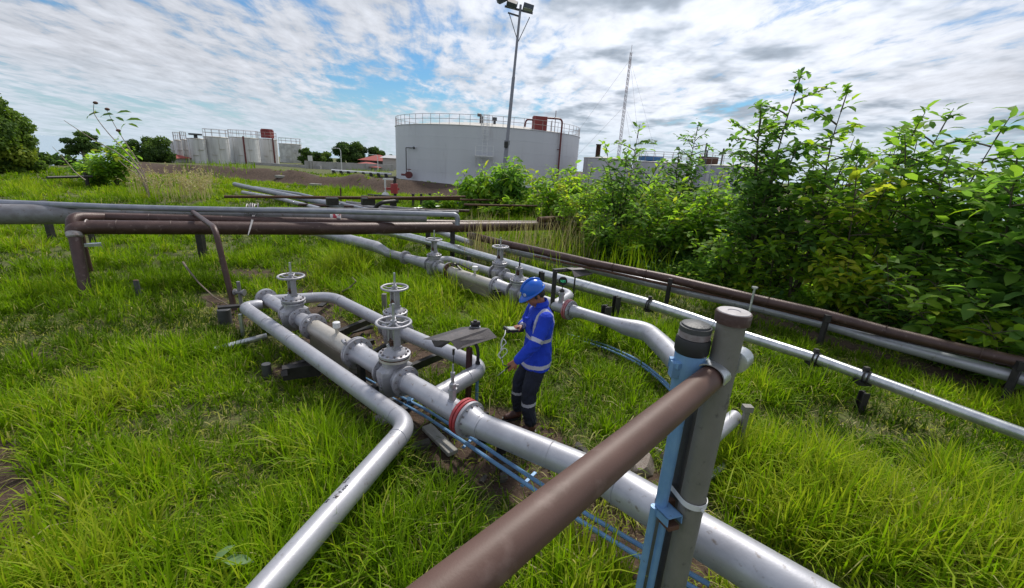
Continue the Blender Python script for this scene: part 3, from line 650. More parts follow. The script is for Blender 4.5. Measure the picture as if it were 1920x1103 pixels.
def steel_post(p, h, w, m, label, group=None, tilt=0, cat='support post', prof='H', name='support_post'):
    p = Vector(p); mb = MB(); R_ = Matrix.Rotation(tilt,3,'Z')
    if prof == 'H':
        mb.box(p+Vector((0,0,h/2-.15)), (w*.12,w*.9,h+.3), R_)
        for q in (-1,1): mb.box(p+R_@Vector((0,q*w*.47,h/2-.15)), (w,w*.12,h+.3), R_)
    elif prof == 'O': mb.lathe(p-Vector((0,0,.3)), (0,0,1), [(0,w/2),(h+.3,w/2)], 20)
    else: mb.box(p+Vector((0,0,h/2-.15)), (w,w,h+.3), R_)
    return tag(obj(name, mb, m, loc=tuple(p), bevel=.003), label, cat, group)
# ================================================================== near metering line (A)
ZA = .5
A = thing('metering_pipeline', 'near silver pipeline with three handwheel valves, a bypass loop and a red flange', 'pipeline', P(736,706,0))
a0, a1, a2, a3 = P(497,557,ZA), P(553,592,ZA), P(738,702,ZA), P(872,777,ZA)
dA = (a2-a1).normalized()
def onA(u):      # point of the main axis at photo column u
    lo, hi = -6.0, 6.0
    for _ in range(50):
        m = (lo+hi)/2
        if px(a1+dA*m)[0] < u: lo = m
        else: hi = m
    return a1+dA*(lo+hi)/2
blind = onA(500); obj('flange', flange(blind, dA, .165, .04, 10), [SIL2, GALVBOLT], A); obj('flange', flange(blind-dA*.036, dA, .165, .028, 10, prot=.015), [SIL2, GALVBOLT], A)
v1c, v2c = onA(553), onA(741)
mb = MB(); mb.cyl(blind, v1c-dA*.18, .098, seg=28); mb.torus(blind.lerp(v1c,.15), dA, .098, .005, 28, 6); obj('pipe', mb, SIL, A)
gate_valve(A, v1c, dA, 1.0)
# spool, wafer flanges and the cream strainer
f1 = onA(586.5); mb = MB(); mb.lathe(v1c+dA*.2, dA, [(0,.10),((f1-v1c).length-.2,.125)], 28); obj('pipe', mb, SIL, A)
obj('flange', flange(f1, dA, .185, .03, 12), [SIL2, GALVBOLT], A); obj('flange', flange(f1+dA*.04, dA, .185, .03, 12), [SIL2, GALVBOLT], A)
f2 = onA(668); s0_, s1_ = f1+dA*.06, f2-dA*.02
mb = MB(); mb.cyl(s0_, s1_, .112, seg=28); obj('strainer_pipe', mb, CREAM, A)
sdA = Vector((-dA.y, dA.x, 0)); RA = Matrix((dA, sdA, Vector((0,0,1)))).transposed()
PLATE = mat('brownish_cover_plate', (.20,.17,.15), (.27,.24,.21), 4, .3, .7, .45, .2, .1, 40)
mb = MB(); q = (s0_+s1_)/2; L_ = (s1_-s0_).length; mb.box(q+Vector((0,0,-.19))-sdA*.0, (L_*.98,.19,.26), RA); obj('cover_plate', mb, PLATE, A, bevel=.01)
nz = onA(633); nozzle(nz+Vector((0,0,.10)), .022, .11, A, CREAM, cap=False); mb = MB(); mb.lathe(nz+Vector((0,0,.19)), (0,0,1), [(0,.04),(.005,.047),(.075,.047),(.08,.04)], 20); obj('nozzle_cap', mb, WHITE, A)
for q in (f1+dA*.1, f2-dA*.12):
    mb = MB(); mb.tube([q+Vector((0,0,.10))-sdA*.06, q+Vector((0,0,.16))-sdA*.08, q+Vector((0,0,.17))+dA*.06-sdA*.14], .012, 8); mb.cyl(q+Vector((0,0,.17))+dA*.04-sdA*.13, q+Vector((0,0,.17))+dA*.14-sdA*.15, .02, seg=10); obj('drain_cock', mb, SIL2, A)
obj('flange', flange(f2, dA, .20, .034, 12), [SIL2, GALVBOLT], A); obj('flange', flange(f2+dA*.042, dA, .20, .034, 12), [SIL2, GALVBOLT], A)
mb = MB(); ln = (v2c-f2).length-.2; mb.lathe(f2+dA*.05, dA, [(0,.15),(.05,.125),(.12,.12),(ln*.7,.118),(ln-.03,.10)], 28); obj('reducer', mb, SIL, A)
gate_valve(A, v2c, dA, 1.05, rusty=True)
# main run to the red flange and on towards the lower right
red = onA(870)
mb = MB(); r_ = .112; mb.cyl(v2c+dA*.2, red, r_, seg=28); mb.torus(v2c+dA*.26, dA, r_, .006, 28, 6)
byp0 = onA(812)
obj('pipe', mb, SIL, A)
nr = onA(848); nozzle(nr+Vector((0,0,.105)), .036, .16, A, SIL2)
obj('red_flange', flange(red, dA, .185, .034, 14), [RED, GALVBOLT], A); obj('red_flange', flange(red+dA*.042, dA, .185, .03, 14), [RED, GALVBOLT], A)
obj('flange', flange(red+dA*.083, dA, .183, .034, 14, prot=.02), [SIL2, GALVBOLT], A)
mb = MB(); mb.lathe(red+dA*.09, dA, [(0,.16),(.02,.145),(.09,.125),(.17,.118)], 28); obj('weld_neck', mb, SIL, A)
pa = red+dA*.2; pm = P(1130,893,ZA); pn = P(1215,945,ZA+.02); pe = P(1385,1047,ZA); pf = pe+(pe-pn).normalized()*2.5
mb = MB(); pts = [pa, pa.lerp(pm,.5), pm.lerp(pa,.08), pm.lerp(pn,.35), pn, pe, pf]; mb.tube(pts, [.118,.12,.122,.146,.148,.155,.16], 36)
for t_ in (.02, .62): q = pa.lerp(pm, t_); mb.torus(q, pm-pa, .1195, .005, 32, 6)
mb.torus(pm.lerp(pn,.42), pn-pm, .1485, .006, 32, 6)
obj('pipe', mb, SIL, A)
# bypass loop
zb = ZA
j0 = blind+dA*.12; c1 = P(622,556,zb); v3c = P(742,617,zb); c2 = P(912,690,zb); c3 = P(872,716,zb)
mb = MB(); path, rr = rounded([(j0,.088),(c1,.088),(v3c,.092)], [0,.28,0]); mb.tube(path, rr, 26)
dB = (v3c-c1).normalized(); mb.torus(c1+dB*.35, dB, .09, .005, 26, 6); mb.torus(c1-(c1-j0).normalized()*.3, c1-j0, .088, .005, 26, 6)
jd = byp0
path, rr = rounded([(v3c+dB*.15,.094),(P(908,690,zb),.094),(jd,.094)], [0,.24,0]); mb.tube(path, rr, 26)
mb.torus(P(878,670,zb), dB, .094, .005, 26, 6); mb.torus(jd.lerp(P(908,690,zb),.62), P(908,690,zb)-jd, .0945, .005, 26, 6)
obj('bypass_pipe', mb, SIL, A)
gate_valve(A, v3c, dB, 1.02, rusty=True)
# ------------------------------------------------------------------ left return pipe
Lp = thing('bent_pipeline', 'smooth silver pipe with black ink marks that turns a corner towards the lower left', 'pipeline', P(765,800,0))
e0 = blind-sdA*0+Vector((0,0,-.02))-dA*.02
lc0, lc1, lc2 = P(459,577,.45), P(767,797,.42), P(440,1170,.42)
mb = MB(); path, rr = rounded([(P(492,571,.46),.07),(P(484,572,.46),.088),(lc0,.092),(lc1,.094),(lc2,.090)], [0,0,.2,.20,0]); mb.tube(path, rr, 28)
dL = (lc1-lc0).normalized(); dL2 = (lc2-lc1).normalized()
for q, d in ((lc0+dL*.9,dL),(lc0+dL*1.75,dL),(lc1-dL*.22,dL),(lc1+dL2*.22,dL2)): mb.torus(q, d, .094, .0045, 28, 6)
obj('pipe', mb, SIL, Lp)
# ink marks: short strokes on the upper side of the pipe
def strokes(u, v, strs, sc, ang):
    """strs: polylines in a small local frame, laid on the pipe skin near photo point u, v"""
    ax = dL2; q = P(u, v, .42); t_ = (q-lc1).dot(ax); cc_ = lc1+ax*t_; up_ = Vector((-.25,-.05,1)).normalized(); sd2 = ax.cross(up_).normalized()
    for st in strs:
        pts = []
        for x, y in st:
            X = x*math.cos(ang)-y*math.sin(ang); Y = x*math.sin(ang)+y*math.cos(ang)
            th_ = Y*sc/.093+ANG; pts.append(cc_+ax*X*sc+(up_*math.cos(th_)+sd2*math.sin(th_))*.0935)
        MK.tube(pts, .0022, 5)
MK = MB(); ANG = .1
GL_ = {'L':[[(0,0),(0,-1)],[(0,-1),(.6,-1)]], '2':[[(0,-.2),(.3,0),(.55,-.25),(0,-1),(.6,-1)]], '0':[[(.3,0),(.05,-.5),(.3,-1),(.55,-.5),(.3,0)]], '1':[[(.3,0),(.3,-1)]], 'M':[[(0,-1),(.05,0),(.3,-.6),(.55,0),(.6,-1)]], 'P':[[(0,-1),(0,0),(.5,-.15),(.45,-.5),(0,-.55)]], '4':[[(.4,-1),(.4,0),(0,-.65),(.6,-.65)]], '.':[[(.2,-.9),(.3,-1)]]}
def word(w, u, v, sc, ang, off=0):
    for i, ch in enumerate(w):
        st = [[(x+i*.85+off, y) for x, y in s_] for s_ in GL_[ch]]; strokes(u, v, st, sc, ang)
strokes(738, 825, [[(0,0),(1,0)],[(0,0),(0,-.8)],[(1,0),(1,-.5)]], .03, 0)
word('2010', 650, 922, .020, math.pi, 0); ANG = -.35; word('0202', 640, 935, .018, math.pi); word('M.4', 634, 952, .030, math.pi); ANG = .15; word('M4', 628, 962, .024, math.pi)
obj('ink_marks', MK, INK, Lp)
# ------------------------------------------------------------------ steel skid below the valves
sk = thing('pipe_skid', 'low dark steel skid frame of channels under the near valves', 'skid frame', P(700,690,0))
def sbar(u0,v0,z0,u1,v1,z1,w,h,m=BLACK,name='beam',par=None): mb = MB(); mb.bar(P(u0,v0,z0),P(u1,v1,z1),w,h); return obj(name, mb, m, par or sk, bevel=.003)
sbar(600,640,.26,700,598,.26,.08,.10); sbar(655,690,.22,740,642,.22,.07,.10); sbar(765,692,.30,866,650,.30,.07,.10); sbar(680,742,.20,750,706,.20,.08,.10)
sbar(560,640,.16,760,775,.12,.08,.10); sbar(540,690,.12,700,640,.12,.08,.08)
for u, v, h, w in ((680,742,.52,.075),(735,668,.42,.08),(588,652,.30,.07)):
    q = P(u, v); mb = MB(); mb.box(q+Vector((0,0,h/2-.1)), (w,w,h+.2), RA); obj('upright', mb, BLACK, sk, bevel=.004)
q = P(680,742); mb = MB(); mb.cyl(q+Vector((0,0,.5)), q+Vector((0,0,.535)), .035, seg=12); obj('cap', mb, GALV, sk)
steel_post(P(722,602), .52, .075, GREY, 'grey square post standing in the grass behind the rear handwheel', prof='B')
steel_post(P(502,708), .20, .11, DGREY, 'short dark round stub beside the silver corner pipe', prof='O', cat='pipe stub', name='pipe_stub')
steel_post(P(263,566), .42, .085, DGREY, 'lone short pipe stub with rusty top out in the grass at left', prof='O', cat='pipe stub', name='pipe_stub')
mb = MB(); q_ = P(263,566); mb.lathe(q_+Vector((0,0,.42)), (0,0,1), [(.001,.041),(.004,.040)], 18); o_ = obj('rusty_top', mb, RUST, bpy.data.objects['pipe_stub.001'])
mb = MB(); mb.bar(P(530,700,.2), P(600,690,.2), .12, .16); mb.bar(P(533,700,.05), P(533,700,.3), .07,.07); tag(obj('steel_channel', mb, BLACK), 'dark channel block under the silver corner pipe', 'steel channel')
for u, v, h, l in ((905,832,.36,'dark post propping the silver pipe right after the red flange'),(940,850,.36,'second dark post under the silver pipe, behind the red-flange post')):
    steel_post(P(u,v), h, .10, BLACK, l, prof='H')
# galvanised pipe lying left of the corner and the thin upright
gp = thing('galvanised_pipe', 'short shiny galvanised pipe lying in the grass under the corner pipe', 'pipe', P(405,655))
mb = MB(); mb.cyl(P(402,656,.10), P(500,630,.14), .045, seg=18); obj('pipe', mb, GALV, gp)
steel_post(P(457,636), .42, .045, GALV, 'thin galvanised upright under the corner of the silver pipe', prof='B')
# ------------------------------------------------------------------ bent brown pipe on its T base
K = thing('bent_brown_pipe', 'slim brown pipe bent over the horizontal pipes and dropping to the ground', 'pipe', P(440,580))
kb = P(440,582,.08); k2x = P(403,428,1.52); 
mb = MB(); path, rr = rounded([(kb,.050),(k2x,.048),(P(362,398,1.50),.045)], [0,.22,0]); mb.tube(path, rr, 16); obj('pipe', mb, BROWN, K)
mb = MB(); mb.bar(P(408,577,.42), P(480,571,.40), .10, .035); obj('foot_plate', mb, BLACK, K)
mb = MB(); q = P(424,612,.0); mb.lathe(q, (0,0,1), [(-.1,.10),(.30,.10),(.31,.09)], 18); tag(obj('pipe_stub', mb, DGREY, loc=tuple(q)), 'fat dark pipe stub below the foot of the bent brown pipe', 'pipe stub')
sv_ = thing('small_valve', 'little grey valve on a thin riser beside the bent brown pipe', 'valve', P(453,585))
q = P(455,590,0); mb = MB(); mb.cyl(q, q+Vector((0,0,.62)), .03, seg=12); obj('riser', mb, GREYP, sv_); mb = MB(); mb.lathe(q+Vector((-.09,0,.42)), (1,0,0), [(0,.06),(.02,.06),(.03,.035),(.15,.035),(.16,.06),(.18,.06)], 14); obj('body', mb, GREYP, sv_)
# ================================================================== horizontal pipes on the left
ZF = 1.28
F1 = thing('brown_pipeline', 'thick brown pipe running across with a vertical leg at its left end', 'pipeline', P(160,566))
leg0 = P(163,566); lt = P(138,432,ZF-.04)
fa, fb, fc, fd = P(148,426,ZF), P(640,429,ZF-.14), P(1007,424,.78), P(1190,425,.45)
mb = MB(); path, rr = rounded([(lt-Vector((0,0,.12)),.11),(lt+Vector((.0,.0,.03)),.125),(fa.lerp(fb,.04),.135)], [0,.14,0]); mb.tube(path+[fb, fc, fd], rr+[.150,.155,.155], 22)
for t_ in (.12,.3,.47,.63,.8,.93): q = fa.lerp(fb, t_); mb.torus(q, fb-fa, .141, .006, 22, 5)
obj('pipe', mb, BROWN, F1)
mb = MB(); mb.cyl(leg0-Vector((0,0,.2)), lt, .092, .095, seg=22); obj('leg', mb, BROWN, F1)
COLLAR = mat('weld_collar', (.42,.40,.40), (.25,.20,.19), 12, .35, .65, .55, .2)
mb = MB(); ql = lt+Vector((0,0,.0)); dleg = (lt-leg0).normalized(); mb.lathe(lt-dleg*.14, dleg, [(0,.10),(.02,.118),(.09,.122),(.13,.11)], 22); mb.torus(fa+(fb-fa).normalized()*.12, fb-fa, .138, .014, 22, 6); obj('collar', mb, COLLAR, F1)
F2 = thing('brown_pipeline', 'thinner reddish brown pipe behind the thick one, curving down at its left end', 'pipeline', P(172,520))
ZG = ZF+.10
mb = MB(); path, rr = rounded([(lt-Vector((0,0,.10)),.095),(lt+Vector((-.10,.10,.22)),.10),(P(200,408,ZG),.10)], [0,.22,0]); path += [P(500,414,ZG-.05), P(873,419,1.05), P(1120,418,.62)]; rr += [.09,.09,.08]; mb.tube(path, rr, 18)
for k_, t_ in ((-4,.25),(-4,.7),(-4,.95),(-3,.15),(-3,.5)): q = path[k_].lerp(path[k_+1], t_); mb.torus(q, path[k_+1]-path[k_], .095, .006, 18, 5)
obj('pipe', mb, BROWN, F2)
mb = MB(); q = P(170,512); mb.cyl(q-Vector((0,0,.2)), Vector((q.x,q.y,ZG-.05)), .055, seg=16); obj('leg', mb, BROWN, F2)
G1 = thing('grey_pipeline', 'fat grey pipe entering at the left edge and narrowing to a thin shiny pipe', 'pipeline', P(60,470))
ZH = 1.35
mb = MB(); pth = [P(-260,398,ZH), P(-5,402,ZH), P(150,402,ZH), P(200,402,ZH), P(333,400,ZH), P(633,406,ZH), P(800,410,ZH)]; mb.tube(pth, [.20,.20,.20,.175,.105,.10,.095], 22)
for u in (187,345): q = P(u, 401.5, ZH); mb.torus(q, pth[-1]-pth[-2], .17 if u < 200 else .105, .007, 20, 5)
obj('pipe', mb, GREYP, G1)
G2 = thing('grey_pipeline', 'thin silver grey pipe above the fat one, ending in a small down-turned elbow', 'pipeline', P(560,440))
ZI = 1.55
mb = MB(); path, rr = rounded([(P(-260,372,ZI),.06),(P(0,380,ZI),.062),(P(200,388,ZI),.062),(P(347,392,ZI),.062),(P(640,397,ZI),.062),(P(858,403,ZI),.062),(P(858,403,ZI)+Vector((0,0,-.26)),.062)], [0,0,0,0,0,.12,0]); mb.tube(path, rr, 16); obj('pipe', mb, BLUEG, G2)
G3 = thing('grey_pipeline', 'slim pale pipe lying behind the two grey ones', 'pipeline', P(500,430))
mb = MB(); mb.tube([P(300,402,1.0), P(620,401,1.0), P(780,409,1.0)], .05, 12); obj('pipe', mb, GALV, G3)
# clamp of wire at 475, flag at 630
mb = MB()
for i in range(9):
    qa, qb = P(465+i*2.4,395,ZI), P(465+i*2.4,402,ZH); mb.torus(qb.lerp(qa,.30), (1,.15*((i%3)-1)+.35,.2*((i%2)-.5)), .20+.015*(i%3), .012, 22, 5)
for i in range(3): mb.cyl(P(474+i*2,402,1.4), P(478+i,438-3*i,1.28)+Vector((0,-.22,0)), .008, seg=5)
tag(obj('wire_wrapping', mb, GREYP), 'tangle of wire and straps tied round the thin grey pipes', 'wire tie')
mb = MB(); q = P(630,407,ZH); d = (pth[-1]-pth[-2]).normalized(); mb.cyl(q-d*.12, q+d*.12, .115, seg=16); o = tag(obj('tape_band', mb, mat('white_red_tape', (.75,.74,.74), (.55,.05,.08), 9, .50, .56, .6)), 'white and red marker band wrapped on a grey pipe', 'marker tape')
for u0, v0, h, w, l in ((100,455,ZH-.18,.13,'dark square support under the fat grey pipe at the far left'),(176,462,ZH-.2,.10,'dark support behind the brown vertical leg'),
        (382,486,ZF-.1,.15,'black support post under the middle of the thick brown pipe'),(803,478,ZF-.36,.13,'black post under the brown pipe, just left of the far handwheel'),(848,487,ZF-.16,.13,'taller dark brown post crossing in front of the thick brown pipe')):
    steel_post(P(u0,v0), h, w, BLACK, l, 'supports of the crossing pipes', prof='B')
mb = MB(); mb.bar(P(158,460,.75), P(190,458,.75), .12, .06); tag(obj('bracket', mb, GALV), 'small bright galvanised bracket behind the brown vertical leg', 'bracket')
# diagonal far pipes and racks
def simple_pipe(pts, m, label, grp='pipes crossing the grass in the background', fil=.1, seg=14, name='pipeline'):
    mb = pipe(pts, fil, seg); o = tag(obj(name, mb, m), label, 'pipeline', grp); return o
simple_pipe([(440,346,.55,.14),(470,353,.5,.14),(640,387,.5,.13)], BLUEG, 'dark grey pipe slanting down from upper left, the one with the raised open end')
simple_pipe([(455,361,.4,.10),(520,372,.35,.10),(600,392,.35,.10)], SIL, 'shiny pale pipe slanting beside the dark one with the open end')
simple_pipe([(478,352,.45,.09),(560,364,.4,.09),(700,396,.4,.09)], BLUEG, 'slender blue-grey pipe slanting on small supports')
simple_pipe([(560,371,.45,.11),(640,382,.4,.11),(740,397,.4,.11)], GREYP, 'grey pipe of the slanting bundle nearest the brown pipes')
simple_pipe([(650,380,.5,.08),(720,388,.5,.08),(830,400,.5,.08)], GREYP, 'short dull pipe behind the elbow of the thin grey pipe')
for i, (u, v) in enumerate(((470,364),(520,372),(575,380),(625,384),(660,391))):
    steel_post(P(u,v+8), .42, .12, BLACK, 'small dark foot under the slanting background pipes, '+('nearest their raised open end','second from their open end','third from their open end','fourth from their open end','nearest the crossing brown pipes')[i], 'feet under the slanting background pipes', prof='B')
for kk, (pts_, m_, l_) in enumerate((([(500,392,.5,.08),(700,394,.5,.08),(860,398,.5,.08)],GREYP,'low dull pipe lying just behind the thin elbowed pipe'),([(560,384,.4,.07),(760,392,.4,.07),(880,396,.4,.07)],BROWN,'thin brown pipe among the slanting bundle'),([(690,366,.3,.09),(790,374,.3,.09),(880,384,.3,.09)],BLACK,'dark pipe lying at the foot of the soil bank'),([(770,392,.3,.06),(850,386,.3,.06)],GALV,'short pale pipe offcut right of the low rack'))): simple_pipe(pts_, m_, l_, fil=0)
rk = thing('pipe_rack', 'long low rack of thin brown rails on dark posts in front of the dug soil', 'pipe rack', P(640,400))
for (u0,v0,u1,v1,z,r) in ((420,369,862,372,.95,.06),(560,371,1120,378,.85,.05),(690,372,872,369,1.1,.05),(870,384,1130,389,.8,.05)):
    mb = MB(); mb.cyl(P(u0,v0,z), P(u1,v1,z), r, seg=10); obj('rail', mb, RUST, rk)
for u, v, w in ((622,402,.35),(685,399,.3),(738,402,.32),(775,392,.12),(790,392,.12),(806,390,.12),(905,395,.2),(1010,398,.2)):
    q = P(u, v); mb = MB(); mb.box(q+Vector((0,0,.38)), (w,.14,.95)); obj('post', mb, BLACK, rk)
for ua, ub_ in ((612,634),(678,702)): mb = MB(); mb.bar(P(ua,378,.9), P(ub_,378,.9), .3, .3); obj('clamp_block', mb, BLACK, rk)
o = simple_pipe([(700,395,.35,.09),(712,380,.8,.09),(745,377,.8,.09)], BLACK, 'black hose like pipe arching beside the rack', fil=.6)
bar_ = thing('barrier_pole', 'dark horizontal pole on a short post far left in the grass', 'barrier', P(166,345))
mb = MB(); mb.cyl(P(88,333,.75), P(172,331,.75), .07, seg=10); obj('pole', mb, BLACK, bar_); q = P(166,352); mb = MB(); mb.cyl(q, q+Vector((0,0,.9)), .1, seg=10); obj('post', mb, BLACK, bar_)
hy = thing('hydrant', 'red and white hydrant riser standing before the big tank', 'hydrant', P(723,372))
q = P(741,372); mb = MB(); mb.cyl(q-Vector((0,0,1)), Vector((q.x,q.y,zat(q.x,q.y,331,20))), .11, seg=10); obj('post', mb, BLACK, hy)
q2 = P(723,372); zt_ = zat(q2.x,q2.y,336,20); mb = MB(); mb.cyl(q2-Vector((0,0,1)), Vector((q2.x,q2.y,zt_)), .06, seg=8); mb.bar(Vector((q2.x-.15,q2.y,zt_)), Vector((q.x,q.y,zt_)), .12,.12); mb.ball((q2.x,q2.y,.15), .28, 12); obj('riser', mb, WHITE, hy)
mb = MB(); zr_ = zat(q2.x,q2.y,354,20); mb.bar(Vector((q2.x-.1,q2.y,zr_)), Vector((q.x+.3,q.y,zr_)), .14,.14); mb.cyl((q.x,q.y-.2,zr_-.3),(q.x,q.y-.2,zr_+.35),.25,seg=12); obj('valve', mb, RED, hy)
steel_post(P(640,384), .95, .08, RUST, 'thin rusty upright with a flat top before the dug bank', prof='O')
# ================================================================== middle line (B)
ZB = .5
Bp = thing('metering_pipeline', 'second silver pipeline behind the worker, with two handwheels and a pink-red flange', 'pipeline', P(813,499))
b0, b1, b2 = P(780,486,ZB), P(813,498,ZB), P(1064,580,ZB)
dBm = (b2-b1).normalized()
def onB(u):
    lo, hi = -9.0, 9.0
    for _ in range(50):
        m = (lo+hi)/2
        if px(b1+dBm*m)[0] < u: lo = m
        else: hi = m
    return b1+dBm*(lo+hi)/2
fl0 = P(759,483,ZB)
mb = pipe([(560,425,ZB,.15),(640,446,ZB,.15),(706,463,ZB,.15),(728,475,ZB,.105),(P(759,483,ZB),.10)], 0); mb.torus(P(676,455,ZB), P(706,463,ZB)-P(640,446,ZB), .152, .008, 24, 6); obj('pipe', mb, BLUEG if False else SIL, Bp)
dfl = (onB(799)-fl0).normalized(); obj('flange', flange(fl0, dfl, .165, .03, 10), [SIL2, GALVBOLT], Bp); obj('flange', flange(fl0+dfl*.04, dfl, .165, .03, 10), [SIL2, GALVBOLT], Bp)
v4c, v5c, v6c = onB(814), P(936,514,ZB), onB(971)
mb = MB(); mb.tube([fl0+dfl*.05, fl0.lerp(v4c,.55), v4c-dBm*.2], [.10,.12,.15], 24); obj('pipe', mb, SIL, Bp)
gate_valve(Bp, v4c, dBm, 1.0)
fB = onB(841); mb = MB(); mb.cyl(v4c+dBm*.18, fB, .10, seg=24); obj('pipe', mb, SIL, Bp)
obj('flange', flange(fB, dBm, .18, .03, 12), [SIL2, GALVBOLT], Bp); obj('brown_flange', flange(fB+dBm*.045, dBm, .18, .03, 12), [RUST, GALVBOLT], Bp)
fB2 = onB(929); mb = MB(); mb.cyl(fB+dBm*.06, fB2, .105, seg=24); obj('strainer_pipe', mb, CREAM, Bp)
mb = MB(); q = (fB+fB2)/2; RB = Matrix((dBm, Vector((-dBm.y,dBm.x,0)), Vector((0,0,1)))).transposed(); mb.box(q+Vector((0,0,-.16)), ((fB2-fB).length*.9,.17,.22), RB); obj('cover_plate', mb, PLATE, Bp, bevel=.01)
nz = onB(890); nozzle(nz+Vector((0,0,.095)), .026, .11, Bp, CREAM, cap=False); mb = MB(); mb.lathe(nz+Vector((0,0,.19)), (0,0,1), [(0,.05),(.005,.062),(.08,.062),(.085,.05)], 18); obj('nozzle_cap', mb, WHITE, Bp)
mb = MB(); mb.tube([fB+Vector((0,0,.14))+dBm*.1, fB+Vector((0,0,.22))+dBm*.35, nz+Vector((0,0,.18))-dBm*.1], .018, 8); mb.bar(fB+Vector((0,0,.2))+dBm*.2, fB+Vector((0,0,.08))+dBm*.5, .04, .03); obj('drain_lever', mb, BLACK, Bp)
obj('flange', flange(fB2, dBm, .19, .03, 12), [SIL2, GALVBOLT], Bp); obj('flange', flange(fB2+dBm*.04, dBm, .19, .03, 12), [SIL2, GALVBOLT], Bp)
mb = MB(); mb.lathe(fB2+dBm*.05, dBm, [(0,.16),(.05,.14),(.3,.13),((v6c-fB2).length-.24,.10)], 24); obj('reducer', mb, SIL, Bp)
gate_valve(Bp, v6c, dBm, 1.0, wheel=False, tall=.75)
redB = P(1064,580,ZB)
mb = MB(); mb.cyl(v6c+dBm*.19, redB, .108, seg=24); obj('pipe', mb, SIL, Bp)
PINK = mat('faded_red_flange', (.40,.10,.12), (.45,.25,.26), 12, .35, .65, .5)
obj('red_flange', flange(redB, dBm, .18, .03, 12), [PINK, GALVBOLT], Bp); obj('red_flange', flange(redB+dBm*.04, dBm, .18, .03, 12), [PINK, GALVBOLT], Bp); obj('flange', flange(redB+dBm*.08, dBm, .17, .03, 12, prot=.02), [SIL2, GALVBOLT], Bp)
nozzle(onB(1051)+Vector((0,0,.10)), .045, .20, Bp, SIL2)
mb = pipe([(redB+dBm*.09,.115),(1090,587,ZB,.092),(1145,604,ZB,.092),(1172,613,ZB,.13),(1214,622,ZB,.145),(1262,668,ZB,.15),(1312,735,ZB-.02,.15),(P(1320,748,-.3),.15)], [0,0,0,0,.25,.3,.2,0], 28)
obj('pipe', mb, SIL, Bp)
for u, v in ((1214,626),(1240,640),(1262,668)):
    pass
mb = MB(); path, rr = rounded([(onB(800)+dBm*0,.09),(P(838,486,ZB),.09),(v5c,.092)], [0,.2,0]); mb.tube(path, rr, 22)
dB5 = (P(1055,548,ZB)-v5c).normalized()
path, rr = rounded([(v5c+dB5*.1,.092),(P(1072,553,ZB),.092),(onB(1040),.092)], [0,.22,0]); mb.tube(path, rr, 22)
for u, v in ((878,497),(1010,536)): mb.torus(P(u,v,ZB), dB5, .093, .006, 20, 5)
obj('bypass_pipe', mb, SIL, Bp)
gate_valve(Bp, v5c, dB5, 1.0)
for u, v, h, w, l in ((930,592,.52,.15,'black clamp post at the near side of the cream coloured middle pipe'),(878,520,.55,.09,'small black post behind the middle line between its two handwheels'),
        (1130,636,.62,.13,'black bracket post gripping the pipe right of the worker'),(1150,612,.60,.11,'black post tip showing behind the pipe right of the worker'),(1012,560,.62,.10,'small black block behind the blue helmet')):
    steel_post(P(u,v), h, w, BLACK, l, prof='H', tilt=.4)
# ================================================================== long pipes on the right
Cp = thing('long_pipeline', 'long straight shiny silver pipe crossing behind the worker to the right edge', 'pipeline', P(1217,600))
ZC = .40
mb = pipe([(700,430,ZC,.13),(760,443,ZC,.125),(859,467.5,ZC,.12),(938,490,ZC,.11),(1017,515,ZC,.12),(1107,540,ZC,.125),(1207,567,ZC,.105),(1300,597,ZC,.095),(1393,629,ZC,.085),(1527,671,ZC,.078),(1623,706,ZC,.075),(1713,739,ZC,.073),(1780,764,ZC,.072),(1913,813,ZC,.072),(2060,868,ZC,.072)], 0)
for u, v, r in ((859,467.5,.122),(1107,540,.127),(1340,611,.093),(1713,739,.075)): mb.torus(P(u,v,ZC), P(u+40,v+13,ZC)-P(u,v,ZC), r, .005, 24, 5)
obj('pipe', mb, GALV, Cp)
for (u, v, r) in ((1217,571,.112),(1527,671,.085),(1620,706,.085)):
    mb = MB(); q = P(u,v,ZC); d = P(u+30,v+10,ZC)-q; mb.torus(q, d, r, .012, 24, 6); mb.torus(q+d.normalized()*.05, d, r, .012, 24, 6); mb.box(q+Vector((0,0,-r)), (.16,.14,.05)); mb.box(q+Vector((0,0,r+.02)), (.06,.05,.07)); obj('clamp', mb, BLACK, Cp)
steel_post(P(1608,776), .32, .085, BLACK, 'dark leaning post under the long shiny pipe near the right edge', prof='H')
Dp = thing('long_pipeline', 'long light grey pipe under the brown one along the bushes', 'pipeline', P(1547,650))
ZD = .38
mb = pipe([(930,462,ZD,.11),(970,473,ZD,.10),(1040,488,ZD,.10),(1123,508,ZD,.098),(1273,544,ZD,.095),(1420,577,ZD,.092),(1547,608,ZD,.092),(1650,639,ZD,.092),(1780,674,ZD,.092),(1913,709,ZD,.092),(2060,750,ZD,.092)], 0)
for u, v in ((1030,486),(1073,497),(1135,511),(1330,557),(1700,652),(1860,694)): mb.torus(P(u,v,ZD), P(u+40,v+10,ZD)-P(u,v,ZD), .099, .005, 24, 5)
obj('pipe', mb, SIL, Dp)
Ep = thing('long_pipeline', 'long dark brown pipe held on brackets above the light grey one', 'pipeline', P(1547,640))
ZE = .62
epts = [(880,441,ZE,.11),(940,456,ZE,.105),(1007,470,ZE,.10),(1107,493,ZE,.098),(1257,523,ZE,.095),(1400,557,ZE,.092),(1547,590,ZE,.090),(1660,621,ZE,.088),(1780,650,ZE,.086),(1913,679,ZE,.086),(2060,716,ZE,.086)]
mb = pipe(epts, 0)
for u, v in ((960,461),(1150,502),(1210,515),(1440,567),(1660,621),(1840,664)): mb.torus(P(u,v,ZE), P(u+40,v+10,ZE)-P(u,v,ZE), .096, .007, 24, 5)
obj('pipe', mb, BROWN, Ep)
